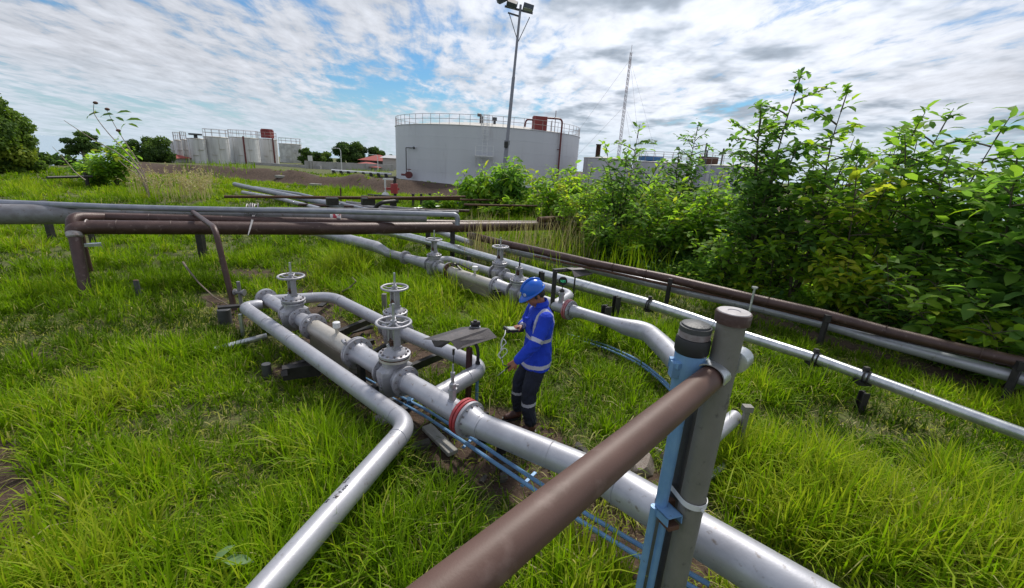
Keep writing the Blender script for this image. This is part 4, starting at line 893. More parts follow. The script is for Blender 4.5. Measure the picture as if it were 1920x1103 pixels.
for u, v in ((1257,524),(1550,592),(1908,679)):
    mb = MB(); q = P(u,v,ZE); g_ = P(u-4 if u<1900 else u-8, v+60 if u<1300 else v+75, .0); q0 = Vector((q.x-.02,q.y-.05,0)); mb.box(q0+Vector((0,0,.20)), (.06,.08,.7), Matrix.Rotation(.3,3,'Z')); mb.box(q+Vector((0,0,-.03)), (.09,.21,.13), Matrix.Rotation(-.3,3,'Z')); obj('bracket', mb, BLACK, Ep, bevel=.004)
E2 = simple_pipe([(1000,480,.5,.03),(1400,566,.5,.03),(1913,690,.5,.03)], RUST, 'thin rusty line between the long brown and grey pipes')
simple_pipe([(820,434,.4,.09),(884,456,.4,.09)], SIL, 'short grey pipe end behind the crossing brown pipe')
simple_pipe([(1010,412,1.0,.10),(1140,406,.9,.10),(1200,408,.8,.10)], RUST, 'rusty pipe resting at an angle under the bushes behind the brown pipe', fil=0)
simple_pipe([(1060,404,.6,.08),(1180,400,.6,.08)], RUST, 'short rusty pipe length half buried under the bushes', fil=0)
# ================================================================== blue conduits on the ground
cds = thing('cable_conduits', 'pair of thin blue conduits running beside the near pipeline', 'conduit', P(870,830))
for k, (o0, o1) in enumerate(((0,0),(17,17))):
    mb = pipe([(606,672-o0*.3,.16,.013),(720,738-o0*.6,.16,.014),(800,782-o0*.8,.16,.016),(880,836-o0,.20,.019),(1000,917-o0*1.1,.24,.019),(1100,985-o1*1.2,.26,.019),(1200,1045-o1*1.3,.26,.019),(1330,1120-o1*1.4,.26,.019)], .1, 8)
    obj('conduit', mb, BLUE, cds)
for u, v in ((770,750),(880,826),(990,898)): mb = MB(); mb.bar(P(u-12,v+14,.15), P(u+14,v-12,.15), .03, .012); obj('clip', mb, BLUE, cds)
mb = MB(); mb.bar(P(767,762,.0), P(767,748,.22), .05, .05); obj('stand', mb, BLUE, cds)
c2_ = thing('cable_conduits', 'pair of blue conduits trailing through the tall grass right of the worker', 'conduit', P(1230,710))
for k in (0, 6):
    mb = pipe([(1060,626+k,.06,.016),(1130,644+k,.05,.016),(1200,676+k,.07,.018),(1258,724+k,.10,.018),(1300,800+k,.08,.018)], .3, 8); obj('conduit', mb, BLUE, c2_)
# ================================================================== sunshade with post and instruments
ss = thing('instrument_sunshade', 'folded dark sheet metal canopy on a dark red post above the near pressure sensor', 'canopy', P(877,768))
pb = P(877,768); ztp = zat(pb.x, pb.y, 652); 
mb = MB(); mb.box(pb+Vector((0,0,ztp/2-.1)), (.055,.055,ztp+.20), RA); obj('post', mb, DKRED, ss, bevel=.004)
zr = ztp+.12
cn = [P(809,637,zr), P(884,613,zr), P(916,616,zr), P(845,640,zr)]
fr = [P(845,640,zr), P(916,616,zr), P(932,633,zr-.09), P(858,656,zr-.09)]
lf = [P(884,613,zr), P(809,637,zr), P(794,636,zr-.05), P(866,614,zr-.05)]
mb = MB(); mb.plate(cn, .006); mb.plate([p+Vector((0,0,.0)) for p in fr], .006); mb.plate(lf, .006); mb.plate([P(809,638,zr-.005), P(845,641,zr-.005), P(828,652,zr-.10), P(815,650,zr-.08)], .005)
obj('canopy', mb, SHEET, ss, smooth=False)
# pressure sensor
ps = thing('pressure_sensor', 'slim grey sensor with capillary tube standing on the near pipe under the canopy', 'sensor', nr)
q = nr+Vector((0,0,.24)); mb = MB(); mb.lathe(q, (0,0,1), [(0,.030),(.02,.034),(.05,.034),(.06,.018),(.12,.015),(.13,.022),(.17,.022),(.18,.010),(.26,.008)], 16); mb.bar(q+Vector((0,0,.03)), q+Vector((.06,0,.03)), .02,.02); obj('body', mb, SIL2, ps)
mb = MB(); tp = P(853,655,zr-.08); mb.tube([q+Vector((0,0,.24)), q+Vector((.005,0,.4)), tp], .005, 6); mb.cyl(q+Vector((.003,0,.36)), q+Vector((.004,0,.42)), .012, seg=8); obj('capillary', mb, BLACK, ps)
# blue conduit riser with black hose
br_ = thing('conduit_riser', 'blue conduit riser with black flexible hose arching up beside the dark red post', 'conduit', P(893,764))
rb_ = P(893,764); zt_ = zat(rb_.x, rb_.y, 683)
mb = MB(); mb.cyl(rb_-Vector((0,0,.1)), Vector((rb_.x,rb_.y,zt_-.08)), .020, seg=14); mb.cyl(Vector((rb_.x,rb_.y,zt_-.1)), Vector((rb_.x,rb_.y,zt_)), .034, seg=16); obj('riser', mb, BLUE, br_)
mb = MB(); zz = ztp; mb.tube([Vector((rb_.x,rb_.y,zt_)), Vector((rb_.x,rb_.y,zt_+.12)), Vector((rb_.x-.01,rb_.y+.01,zt_+.2)), Vector((rb_.x-.05,rb_.y+.04,zt_+.27)), Vector((rb_.x-.10,rb_.y+.06,zt_+.29))], .02, 12); mb.cyl(Vector((rb_.x,rb_.y,zt_)), Vector((rb_.x,rb_.y,zt_+.03)), .03, seg=14); obj('hose', mb, RUBBER, br_)
tr_ = thing('transmitter_head', 'small black instrument head showing above the back of the near canopy', 'instrument', P(891,608,zr+.05))
q = P(891,607,zr+.05); mb = MB(); mb.cyl(q-Vector((.05,.02,0)), q+Vector((.05,.02,0)), .034, seg=18); mb.cyl(q-Vector((0,0,.09)), q+Vector((0,0,.045)), .024, seg=14); obj('housing', mb, BLACK, tr_); mb = MB(); mb.box(q+Vector((0,0,-.045)),(.13,.05,.02)); obj('bracket', mb, GALV, tr_)
# ================================================================== second sunshade and gauge behind the worker
s2 = thing('instrument_sunshade', 'dark curved canopy on a black bent frame behind the worker', 'canopy', P(1030,628))
pb = P(1031,622); zt2 = zat(pb.x, pb.y, 508)
mb = MB(); mb.bar(pb-Vector((0,0,.1)), Vector((pb.x,pb.y,zt2)), .075, .075); mb.bar(Vector((pb.x-.03,pb.y,zt2)), P(1075,505,zt2), .075, .06); obj('frame', mb, BLACK, s2, bevel=.004)
pts_n = [P(1047,508,zt2+.0), P(1062,503,zt2+.04), P(1072,506,zt2+.03), P(1077,520,zt2-.07)]; pts_f = [P(1078,505,zt2+.0), P(1090,502,zt2+.04), P(1098,505,zt2+.03), P(1112,513,zt2-.07)]
mb = MB(); vs = []
for a_, b_ in zip(pts_n, pts_f): vs += [a_, b_]
vs2 = [v-Vector((0,0,.012)) for v in vs]
mb.add(vs+vs2, [(0,2,3,1),(2,4,5,3),(4,6,7,5),(8,9,11,10),(10,11,13,12),(12,13,15,14),(0,8,10,2),(2,10,12,4),(4,12,14,6),(1,3,11,9),(3,5,13,11),(5,7,15,13),(0,1,9,8),(6,14,15,7)]); obj('canopy', mb, SHEET, s2, smooth=False)
pr_ = P(1073,572); mb = MB(); mb.bar(pr_, Vector((pr_.x,pr_.y,zat(pr_.x,pr_.y,518))), .03, .03); obj('rod', mb, BLACK, s2)
gg = thing('digital_gauge', 'round black gauge with a green digital display behind the worker', 'gauge', onB(1051))
gb = onB(1051)+Vector((0,0,.30)); zg = zat(gb.x, gb.y, 527)
GREEN = mat('display_glass', (.02,.10,.06), rough=.15)
tow = (Vector((0,0,CAMZ))-Vector((gb.x,gb.y,zg))); tow = Vector((tow.x,tow.y,0)).normalized(); gc = Vector((gb.x,gb.y,zg)); sdg = Vector((0,0,1)).cross(tow)
mb = MB(); mb.lathe(gc-tow*.03, tow, [(0,.06),(.01,.074),(.05,.076),(.055,.066),(.05,.062)], 28); obj('case', mb, RUBBER, gg)
mb = MB(); mb.cyl(gb-Vector((0,0,.02)), Vector((gb.x,gb.y,zg-.07)), .008, seg=8); mb.lathe(gb, (0,0,1), [(-.02,.04),(.01,.046),(.03,.02)], 16); obj('stem', mb, BLACK, gg)
mb = MB(); mb.box(gc+tow*.022, (.10,.004,.055), Matrix((sdg, -tow, Vector((0,0,1)))).transposed()); scn = obj('screen', mb, GREEN, gg)
DIG = bpy.data.materials.new('lit_digits'); DIG.use_nodes = True; b = DIG.node_tree.nodes['Principled BSDF']; b.inputs['Base Color'].default_value = (.05,.5,.25,1); b.inputs['Emission Color'].default_value = (.12,.75,.42,1); b.inputs['Emission Strength'].default_value = .5
SEGS = {'4':'fbgc','3':'abgcd','7':'abc'}
mb = MB(); Rg = Matrix((sdg, -tow, Vector((0,0,1)))).transposed()
for i, ch in enumerate('437'):
    cx_ = (i-1)*.028
    for sg in SEGS[ch]:
        x, z, w, h = {'a':(0,.018,.016,.004),'g':(0,0,.016,.004),'d':(0,-.018,.016,.004),'f':(-.009,.009,.004,.018),'b':(.009,.009,.004,.018),'c':(.009,-.009,.004,.018),'e':(-.009,-.009,.004,.018)}[sg]
        mb.box(gc+tow*.026+Rg@Vector((cx_+x,0,z)), (w,.002,h), Rg)
obj('digits', mb, DIG, scn, smooth=False)
# ================================================================== foreground posts and rail
X1, Y1 = 1.07, 1.95
fp = thing('foreground_post', 'tall grey pipe post with a brown capped rim right in front of the camera', 'post', (X1,Y1,0))
zt = zat(X1, Y1, 585)
mb = MB(); mb.lathe((X1,Y1,-.1), (0,0,1), [(0,.066),(zt+.05,.066)], 32); mb.torus((X1,Y1,1.15),(0,0,1),.0665,.003,32,5); obj('pipe', mb, GREY, fp)
mb = MB(); mb.lathe((X1,Y1,zt-.055), (0,0,1), [(0,.066),(.001,.080),(.05,.082),(.056,.078),(.056,.02),(.045,.018)], 36); obj('cap_ring', mb, BROWN, fp)
mb = MB(); mb.lathe((X1,Y1,zt+.0015), (0,0,1), [(0,.074),(.003,.072),(.004,.03),(-.006,.02)], 32); obj('cap_lid', mb, mat('pale_cap', (.42,.40,.42), (.30,.28,.29), 14, .35, .65, .5, .2), fp)
X2, Y2 = 1.025, 2.105
f2p = thing('foreground_post', 'second dark grey post tucked behind the tall grey one', 'post', (X2,Y2,0))
zt2_ = zat(X2, Y2, 612)
mb = MB(); mb.lathe((X2,Y2,-.1), (0,0,1), [(0,.06),(1.80,.06)], 30); obj('pipe', mb, DGREY, f2p)
# blue riser with junction and black cap
Zb_ = 1.95
ub = P(1290,688,Zb_); XB, YB = ub.x, ub.y; print('blue', XB, YB, px((XB,YB,.9)), px((XB,YB,2.2)))
bl = thing('conduit_riser', 'blue conduit post with a bolted junction and black screw cap beside the tall grey post', 'conduit post', (XB,YB,0))
zc1 = zat(XB, YB, 604)
def zz(v): return zat(XB, YB, v)
mb = MB(); mb.lathe((XB,YB,zz(735)), (0,0,1), [(0,.05),(.01,.066),(zz(655)-zz(735),.078),(zz(648)-zz(735),.075)], 28)
for k in range(4): a = 2.6+k*.35; mb.box((XB+.08*math.cos(a), YB+.08*math.sin(a), zz(690)+.03*(k%2)), (.03,.03,.03), Matrix.Rotation(a,3,'Z'))
mb.box((XB-.07,YB-.02,zz(690)), (.05,.05,.08)); obj('junction', mb, BLUE, bl)
mb = MB(); mb.lathe((XB,YB,zz(660)), (0,0,1), [(0,.079),(.01,.083),(zz(635)-zz(660),.083),(zz(632)-zz(660),.078)], 30); obj('lock_ring', mb, RUBBER, bl)
mb = MB()
z_ = zz(634); prof = [(0,.074)]
h_ = zz(619)-z_
for i in range(6): prof += [(h_*(i+.3)/6,.076),(h_*(i+.8)/6,.071)]
mb.lathe((XB,YB,z_), (0,0,1), prof, 30); obj('threaded_collar', mb, COLLAR, bl)
mb = MB(); zc0 = zz(620); mb.lathe((XB,YB,zc0), (0,0,1), [(0,.076),(zc1-zc0-.02,.076),(zc1-zc0-.018,.070),(zc1-zc0-.01,.068),(zc1-zc0-.006,.058),(zc1-zc0,.01)], 30); obj('screw_cap', mb, DGREY, bl)
mb = MB(); pbm = PD(1203,1090,1.0); 
mb.lathe((XB,YB,zz(950)), (0,0,1), [(0,.034),(zz(735)-zz(950),.036)], 18); obj('upper_conduit', mb, BLUE, bl)
mb = MB()
for dx in (-.033,.033): mb.cyl((XB+dx-.01,YB-.02,0),(XB+dx-.01,YB-.02,zz(945)),.0215,seg=14)
obj('lower_conduits', mb, BLUE, bl)
# channel clamp and bright strap
zcl = zz(950); cl = thing('strap_clamp', 'pale steel strap and blue painted channel tying the blue conduits to the grey posts', 'clamp', (XB,YB,zcl))
mb = MB(); w_ = .085
c_ = Vector((XB+.02,YB-.05,zcl)); 
Rc = Matrix.Rotation(.35,3,'Z')@Matrix.Rotation(-.12,3,'X')
mb.box(c_+Rc@Vector((0,0,.022)), (.10,.13,.006), Rc); mb.box(c_+Rc@Vector((-.047,0,0)), (.006,.13,.05), Rc); mb.box(c_+Rc@Vector((.047,0,0)), (.006,.13,.05), Rc)
obj('channel', mb, BLUE, cl); mb = MB(); mb.box(c_+Rc@Vector((.05,.08,-.01)), (.11,.05,.07), Rc); mb.box(c_+Rc@Vector((0,-.02,-.045)), (.07,.09,.03), Rc); obj('rusty_bracket', mb, RUST, cl, bevel=.004)
zs = zat(X1, Y1, 935); mb = MB(); a, b, _ = basis((0,0,1))
cen = [(X2,Y2,.061),(X1,Y1,.0675)]
ring = []
import itertools
pts_ = []
for (cx_, cy_, r_) in cen:
    for i in range(48): t_ = 2*math.pi*i/48; pts_.append((cx_+(r_+.004)*math.cos(t_), cy_+(r_+.004)*math.sin(t_)))
def hull(ps):
    ps = sorted(set(ps)); 
    def half(s_):
        h = []
        for p in s_:
            while len(h) > 1 and (h[-1][0]-h[-2][0])*(p[1]-h[-2][1])-(h[-1][1]-h[-2][1])*(p[0]-h[-2][0]) <= 0: h.pop()
            h.append(p)
        return h[:-1]
    return half(ps)+half(ps[::-1])
hp = hull(pts_); n = len(hp); hc = (sum(p[0] for p in hp)/n, sum(p[1] for p in hp)/n)
vs = []
for z0 in (-.017,.017):
    for k in (1.0,1.035): vs += [(hc[0]+(x-hc[0])*k, hc[1]+(y-hc[1])*k, zs+z0) for x, y in hp]
fs = []
for i in range(n):
    j = (i+1) % n; fs += [(i,j,2*n+j,2*n+i),(n+i,3*n+i,3*n+j,n+j),(2*n+i,2*n+j,3*n+j,3*n+i),(i,n+i,n+j,j)]
mb = MB(); mb.add(vs, fs); mb.cyl((X1+.02,Y1-.08,zs),(X1+.02,Y1-.095,zs),.008,seg=8); obj('strap', mb, WHITE, cl)
# brown rail
rl = thing('brown_rail', 'thick smooth brown pipe rail slanting across the foreground into the grey post', 'rail', P(1100,900,1.9))
r0 = P(1338,704,1.94); r1 = P(851,1103,1.90); dr = (r0-r1).normalized(); r2 = r1-dr*1.2
mb = MB(); mb.tube([r2, r1, r0], [.068,.066,.062], 40); obj('pipe', mb, BROWNF, rl)
mb = MB(); q = r0; up_ = Vector((0,0,1)); sdr = dr.cross(up_).normalized()
# half saddle: arched plate over the pipe end
seg = 14; vs = []
for d_ in (-.07, .10):
    for rr_ in (.070, .076):
        for i in range(seg+1):
            t_ = math.pi*(-.05+1.10*i/seg); vs.append(q+dr*d_+sdr*math.cos(t_)*rr_+up_*(math.sin(t_)*rr_*.9+.012))
n = seg+1; fs = []
for i in range(seg): fs += [(i,i+1,2*n+i+1,2*n+i),(n+i,3*n+i,3*n+i+1,n+i+1),(i,n+i,n+i+1,i+1),(2*n+i,2*n+i+1,3*n+i+1,3*n+i)]
fs += [(0,2*n,3*n,n),(seg,n+seg,3*n+seg,2*n+seg)]
mb.add(vs, fs); obj('saddle', mb, GALV, rl)
q3 = P(1382,672,1.98); mb = MB(); mb.torus(q3, dr, .05, .0, 8, 4); mb = MB(); mb.lathe(Vector((X1+.085,Y1+.02,zat(X1+.085,Y1+.02,675)))-dr*.04, dr, [(0,.05),(.002,.056),(.09,.056),(.092,.05)], 22); obj('end_socket', mb, GALV, rl)
# pieces that stick out right of the posts
st = thing('pipe_bracket', 'pale pipe end on a small upright bracket just right of the tall grey post', 'bracket', P(1385,850))
mb = MB(); e_ = P(1310,842,.45); mb.tube(*rounded([(e_-Vector((0,0,.6)),.075),(e_,.075),(P(1378,782,.48),.075)], .14), 20); obj('pipe', mb, SIL, st)
q = P(1376,868); mb = MB(); mb.bar(q, Vector((q.x,q.y,zat(q.x,q.y,772))), .045, .045); mb.box(Vector((q.x,q.y,zat(q.x,q.y,766))), (.09,.07,.06)); obj('upright', mb, GREY, st)
mb = MB(); mb.bar(P(1325,900,.12), P(1365,868,.16), .05, .03); obj('arm', mb, GALV, st)
# slim steel rod with a flat top behind the posts
q = P(1392,640); mb = MB(); mb.cyl(q, Vector((q.x,q.y,zat(q.x,q.y,540))), .02, seg=10); mb.cyl(Vector((q.x,q.y,zat(q.x,q.y,541))), Vector((q.x,q.y,zat(q.x,q.y,538))), .05, seg=14); tag(obj('steel_rod', mb, GALV), 'thin galvanised rod with a flat round top behind the tall grey post', 'rod')
# ------------------------------------------------------------------ rubble, rock, stick, planks
def rock(p, r, label, cat='stone', m=STONE, flat=.5, seed=0, group=None):
    rnd = random.Random(seed); bm = bmesh.new(); bmesh.ops.create_icosphere(bm, subdivisions=3, radius=1)
    cuts = [(Vector((rnd.gauss(0,1),rnd.gauss(0,1),rnd.gauss(0,1))).normalized(), rnd.uniform(.45,.8)) for _ in range(9)]
    for v in bm.verts:
        for nrm, d in cuts:
            k = v.co.dot(nrm)
            if k > d: v.co -= nrm*(k-d)
        v.co *= 1+.08*mnoise.noise(v.co*3+Vector((seed,0,0)))
    me = bpy.data.meshes.new('stone'); bm.to_mesh(me); bm.free(); me.materials.append(m); me.polygons.foreach_set('use_smooth', [True]*len(me.polygons)); me.set_sharp_from_angle(angle=.5)
    o = bpy.data.objects.new('stone', me); C.objects.link(o); o.location = p; o.scale = (r, r*rnd.uniform(.6,.9), r*flat); o.rotation_euler = (rnd.uniform(-.3,.3), rnd.uniform(-.3,.3), rnd.uniform(0,6)); return tag(o, label, cat, group)
ROCKM = mat('light_rock', (.34,.29,.25), (.24,.19,.16), 6, .35, .65, .9, 0, .7, 20)
rock(P(1205,872,.06), .17, 'pale brown boulder beside the pipe, left of the blue riser', 'boulder', ROCKM, .75, 5)
rock(P(1235,850,.05), .09, 'smaller pale rock touching the boulder next to the blue riser', 'rock', ROCKM, .7, 6)
rs = random.Random(11); k = 0
for (u0,v0,u1,v1,n_) in ((605,612,700,690,9),(640,690,700,740,4),(740,740,880,850,8),(880,850,960,900,3),(985,800,1100,860,5),(600,640,620,680,2),(1130,920,1240,1000,4)):
    for i in range(n_):
        u, v = rs.uniform(u0,u1), rs.uniform(v0,v1); q = P(u, v, .0); q.z = H0(q.x, q.y)+.02; lb_ = {605:'dark broken slab in the rubble between the first valve and the rear bypass pipe',640:'dark broken slab under the bent silver pipe before the near valves',740:'dark broken slab beside the blue conduits left of the red flange',880:'dark broken slab below the silver pipe right after the red flange',985:'dark stone lying right of the worker boots along the silver pipe',600:'dark broken slab behind the cream coloured pipe section',1130:'dark broken slab under the brown rail beside the silver pipe'}[u0] if (u0,v0) != (600,640) else 'dark broken slab behind the cream coloured pipe section'
        if k: 
            o = RK.copy(); C.objects.link(o); o['label'] = lb_; o.location = q; s_ = rs.uniform(.05,.13); o.scale = (s_, s_*rs.uniform(.5,.9), s_*rs.uniform(.2,.4)); o.rotation_euler = (rs.uniform(-.4,.4), rs.uniform(-.4,.4), rs.uniform(0,6))
        else: RK = rock(q, .10, lb_, 'stone', STONE, .3, 3, 'broken slabs under the near pipes')
        k += 1
for u0,v0,u1,v1,w,l in ((706,790,760,770,.16,'pale flat concrete piece beside the blue conduits near the pipe elbow'),(800,800,850,850,.12,'reddish flat slab lying along the blue conduits')):
    a, b = P(u0,v0,.05), P(u1,v1,.05); mb = MB(); mb.bar(a, b, w, .05); tag(obj('slab', mb, CONC, bevel=.01), l, 'slab')
pk = MB(); pk.bar(P(640,628,.10), P(700,612,.14), .10, .03); pk.bar(P(600,575,.18), P(628,552,.2), .10, .03); tag(obj('plank', pk, BLACK), 'dark weathered board lying across the skid behind the first valve', 'board')
stk = MB(); stk.tube([P(343,492,.45), P(352,505,.40), P(372,530,.22), P(400,556,.12), P(428,572,.04)], [.022,.018,.014,.012,.010], 7); tag(obj('stick', stk, mat('dead_wood',(.22,.17,.13),(.14,.10,.08),8)), 'bent dead stick poking out of the grass left of the bent brown pipe', 'stick')
stk = MB(); stk.tube([P(640,548,.1), P(655,540,.3), P(668,528,.42), P(660,520,.45)], [.02,.018,.014,.008], 6); tag(obj('stick', stk, bpy.data.materials['dead_wood']), 'curved grey root sticking up behind the bypass pipe', 'root')
# ================================================================== the worker
_m = (P(993,798,.09)+P(970,771,.09))/2; PO = Vector((_m.x, _m.y, 0)); _a = math.radians(200)
PF = Vector((math.cos(_a), math.sin(_a), 0)); PLf = Vector((-PF.y, PF.x, 0))
def W_(p): return PO+PF*(p[0]-.065*min(1,max(0,(p[2]-.35)/.6)))+PLf*p[1]+Vector((0,0,p[2]))
def capsule(mb, a, ra, b, rb, seg=14):
    a, b = Vector(a), Vector(b); mb.cyl(a, b, ra, rb, seg); mb.ball(a, ra, 12); mb.ball(b, rb, 12)
def chain(mb, pts):
    for i in range(len(pts)-1): capsule(mb, W_(pts[i][0]), pts[i][1], W_(pts[i+1][0]), pts[i+1][1])
def loft(mb, rings, seg=28, fx=None, fy=None):
    """rings: (local centre, half depth, half width)"""
    vs = []
    for c, rx, ry in rings:
        for i in range(seg):
            t = 2*math.pi*i/seg; vs.append(W_((c[0]+rx*math.cos(t), c[1]+ry*math.sin(t), c[2])))
    n = len(rings); mb.add(vs, [(j*seg+i, j*seg+(i+1)%seg, (j+1)*seg+(i+1)%seg, (j+1)*seg+i) for j in range(n-1) for i in range(seg)]+[tuple(range(seg))[::-1], tuple((n-1)*seg+i for i in range(seg))])
def blob(name, mb, voxel, smooth, mats, parent, disp=None, pick=None, cuts=None):
    me = bpy.data.meshes.new('tmp'); me.from_pydata([tuple(p) for p in mb.v], [], mb.f)
    bm = bmesh.new(); bm.from_mesh(me); bmesh.ops.recalc_face_normals(bm, faces=bm.faces); bm.to_mesh(me); bm.free()
    o = bpy.data.objects.new('tmp', me); C.objects.link(o)
    r = o.modifiers.new('r', 'REMESH'); r.mode = 'VOXEL'; r.voxel_size = voxel
    s = o.modifiers.new('s', 'SMOOTH'); s.factor = .5; s.iterations = smooth
    dg = bpy.context.evaluated_depsgraph_get(); m2 = bpy.data.meshes.new_from_object(o.evaluated_get(dg)); bpy.data.objects.remove(o); m2.name = name
    n = len(m2.vertices); co = np.empty(n*3); m2.vertices.foreach_get('co', co); co = co.reshape(-1,3)
    if disp is not None:
        nr = np.empty(n*3); m2.vertices.foreach_get('normal', nr); nr = nr.reshape(-1,3); co = co+nr*disp(co)[:,None]
    off = worigin(parent); m2.vertices.foreach_set('co', (co-np.array(off)).ravel())
    m2.materials.clear()
    for x in mats: m2.materials.append(x)
    if pick is not None:
        k = len(m2.polygons); ce = np.empty(k*3); m2.polygons.foreach_get('center', ce); ce = ce.reshape(-1,3)+np.array(off); m2.polygons.foreach_set('material_index', pick(ce).astype(np.int32))
    m2.polygons.foreach_set('use_smooth', np.ones(len(m2.polygons), bool)); m2.update()
    ob = bpy.data.objects.new(name, m2); C.objects.link(ob); ob.parent = parent; return ob
def loc_(co):
    q = co-np.array(PO); return q@np.array(PF)+.065*np.clip((q[:,2]-.35)/.6,0,1), q@np.array(PLf), q[:,2]
SKIN = mat('skin', (.30,.125,.07), (.24,.095,.055), 20, .3, .7, .5); SKIN.node_tree.nodes['Principled BSDF'].inputs['Subsurface Weight'].default_value = .08
HAIRM = mat('black_hair', (.012,.010,.010), (.025,.02,.02), 60, .4, .6, .55)
JBLUE = mat('royal_blue_cloth', (.006,.048,.56), (.005,.032,.42), 7, .3, .7, .85, 0, .7, 22)
REFL = mat('reflective_tape', (.50,.50,.62), (.42,.42,.52), 20, .3, .7, .4, .2)
NAVY = mat('navy_trousers', (.012,.016,.034), (.008,.010,.022), 8, .3, .7, .88, 0, .7, 22)
BOOT = mat('brown_boot_leather', (.085,.030,.022), (.05,.02,.016), 12, .3, .7, .5, 0, .2, 60)
HELM = mat('blue_helmet_plastic', (.006,.105,.56), rough=.28)
person = thing('person', 'worker in blue hard hat and royal blue jacket looking down at a handheld device', 'person', PO)
hd = Vector((.035, 0, 1.580)); pit = math.radians(32)
shL, elL, wrL = (-.03,.195,1.375), (.10,.262,1.135), (.275,.222,.945)
shR, elR, wrR = (-.06,-.19,1.39), (.01,-.27,1.15), (.105,-.150,1.182)
def HM(x, y, z):           # head frame: x forward, y left, z up, pitched down
    c, s = math.cos(pit), math.sin(pit); return (hd.x+x*c+z*s, hd.y+y, hd.z-x*s+z*c)
mb = MB()
# head
def ell(c, r, k=14):
    vs0 = len(mb.v); t = MB(); t.ball((0,0,0), 1, 20)
    mb.add([W_(HM(c[0]+p[0]*r[0], c[1]+p[1]*r[1], c[2]+p[2]*r[2])) for p in t.v], t.f)
ell((0,0,.03), (.098,.077,.092)); ell((.03,0,-.03), (.066,.060,.078)); ell((.062,0,-.075), (.030,.034,.026)); ell((.02,.0,-.06),(.05,.055,.04))
ell((.100,0,-.012), (.014,.011,.022)); ell((.108,0,-.026), (.013,.014,.010)); ell((.088,0,.022), (.012,.05,.010))
ell((.090,0,-.054), (.012,.024,.007)); ell((.086,0,-.064), (.012,.020,.007))
for s_ in (-1,1): ell((-.005,s_*.080,-.012), (.016,.009,.030)); ell((.065,s_*.035,-.028), (.02,.018,.016))
for s_ in (-1,1): ell((.084,s_*.032,.004), (.010,.014,.009))
chain(mb, [((-.035,0,1.42),.062),((-.015,0,1.53),.056)])
# slim torso and limbs under the clothes (one continuous body)
loft(mb, [((-.05,0,.86),.085,.13),((-.05,0,.95),.10,.15),((-.05,0,1.10),.085,.125),((-.05,0,1.28),.095,.150),((-.05,0,1.38),.075,.150),((-.045,0,1.45),.05,.07)])
for sh, el, wr in ((shL,elL,wrL),(shR,elR,wrR)): chain(mb, [(sh,.048),(el,.036),(wr,.026)])
aL, aR = W_((0,0,0)), 0
def inv_(q): d = q-PO; return (d.dot(PF)+.065*min(1,max(0,(q.z-.35)/.6)), d.dot(PLf), q.z)
ankL, ankR = inv_(P(993,798,.09)), inv_(P(970,771,.09)); kL = (.025,.125,.50); kR = (.03,-.135,.50)
for h_, k_, a_ in (((-.05,.085,.90),kL,ankL),((-.05,-.085,.90),kR,ankR)): chain(mb, [(h_,.075),(k_,.052),(a_,.036)])
for a_ in (ankL, ankR): chain(mb, [((a_[0],a_[1],.05),.035),((a_[0]+.13,a_[1],.035),.028)])
# hands: palm and five fingers each
def hand(wr, pd, nrm, thumb, curl, L=1.0, spread=.16):
    """wr: wrist, pd: palm direction, nrm: back of hand normal, thumb: side sign"""
    pd = Vector(pd).normalized(); nrm = Vector(nrm); nrm = (nrm-pd*nrm.dot(pd)).normalized(); sd3 = pd.cross(nrm)*thumb; wr = Vector(wr)
    w = lambda a, b, c: tuple(wr+pd*a+sd3*b+nrm*c)
    for b in (-.028,-.010,.010,.028): chain(mb, [(w(.0,b*.55,0),.016),(w(.075*L,b,0),.0135)])
    for i, (b, ln) in enumerate(((.030,.066),(.010,.074),(-.010,.068),(-.029,.052))):
        a0 = w(.078*L, b, 0); c = curl[i]; d1 = pd*math.cos(c)-nrm*math.sin(c)+sd3*b*spread*10; d2 = pd*math.cos(c*2.0)-nrm*math.sin(c*2.0); d3 = pd*math.cos(c*2.7)-nrm*math.sin(c*2.7)
        p1 = Vector(a0)+d1*ln*.45; p2 = p1+d2*ln*.32; p3 = p2+d3*ln*.25
        chain(mb, [(a0,.0105),(tuple(p1),.0095),(tuple(p2),.0088),(tuple(p3),.0078)])
    t0 = w(.022,.030,-.004); t1 = Vector(w(.052,.052,-.014)); t2 = t1+(pd*.8+sd3*.25-nrm*.5).normalized()*.032
    chain(mb, [(t0,.014),(tuple(t1),.0115),(tuple(t2),.0095)])
hand(wrL, (.62,-.05,-.55), (.3,.9,.35), -1, (.35,.55,.75,.9))
hand(wrR, (.80,.22,-.10), (.1,-.15,.95), -1, (.40,.45,.50,.55))
blob('body', mb, .0052, 4, [SKIN], person)
# eyes
for s_ in (-1,1): mb = MB(); mb.ball(W_(HM(.089,s_*.032,.003)), .0085, 10); obj('eye', mb, mat('eye_dark',(.02,.015,.012),rough=.2) if s_ < 0 else bpy.data.materials['eye_dark'], person)
mb = MB()
for s_ in (-1,1): mb.tube([W_(HM(.094,s_*.018,.020)), W_(HM(.096,s_*.034,.025)), W_(HM(.086,s_*.052,.019))], .0035, 6)
obj('eyebrows', mb, HAIRM, person)
# hair below the helmet
mb = MB()
def ell2(mb, c, r):
    t = MB(); t.ball((0,0,0), 1, 20); mb.add([W_(HM(c[0]+p[0]*r[0], c[1]+p[1]*r[1], c[2]+p[2]*r[2])) for p in t.v], t.f)
ell2(mb, (-.022,0,.045), (.088,.083,.088)); ell2(mb, (-.055,0,.0), (.058,.070,.070))
for s_ in (-1,1): ell2(mb, (.012,s_*.074,.018), (.022,.010,.045))
blob('hair', mb, .006, 3, [HAIRM], person, disp=lambda c: .003*np.sin(c[:,0]*300)*np.sin(c[:,1]*270))
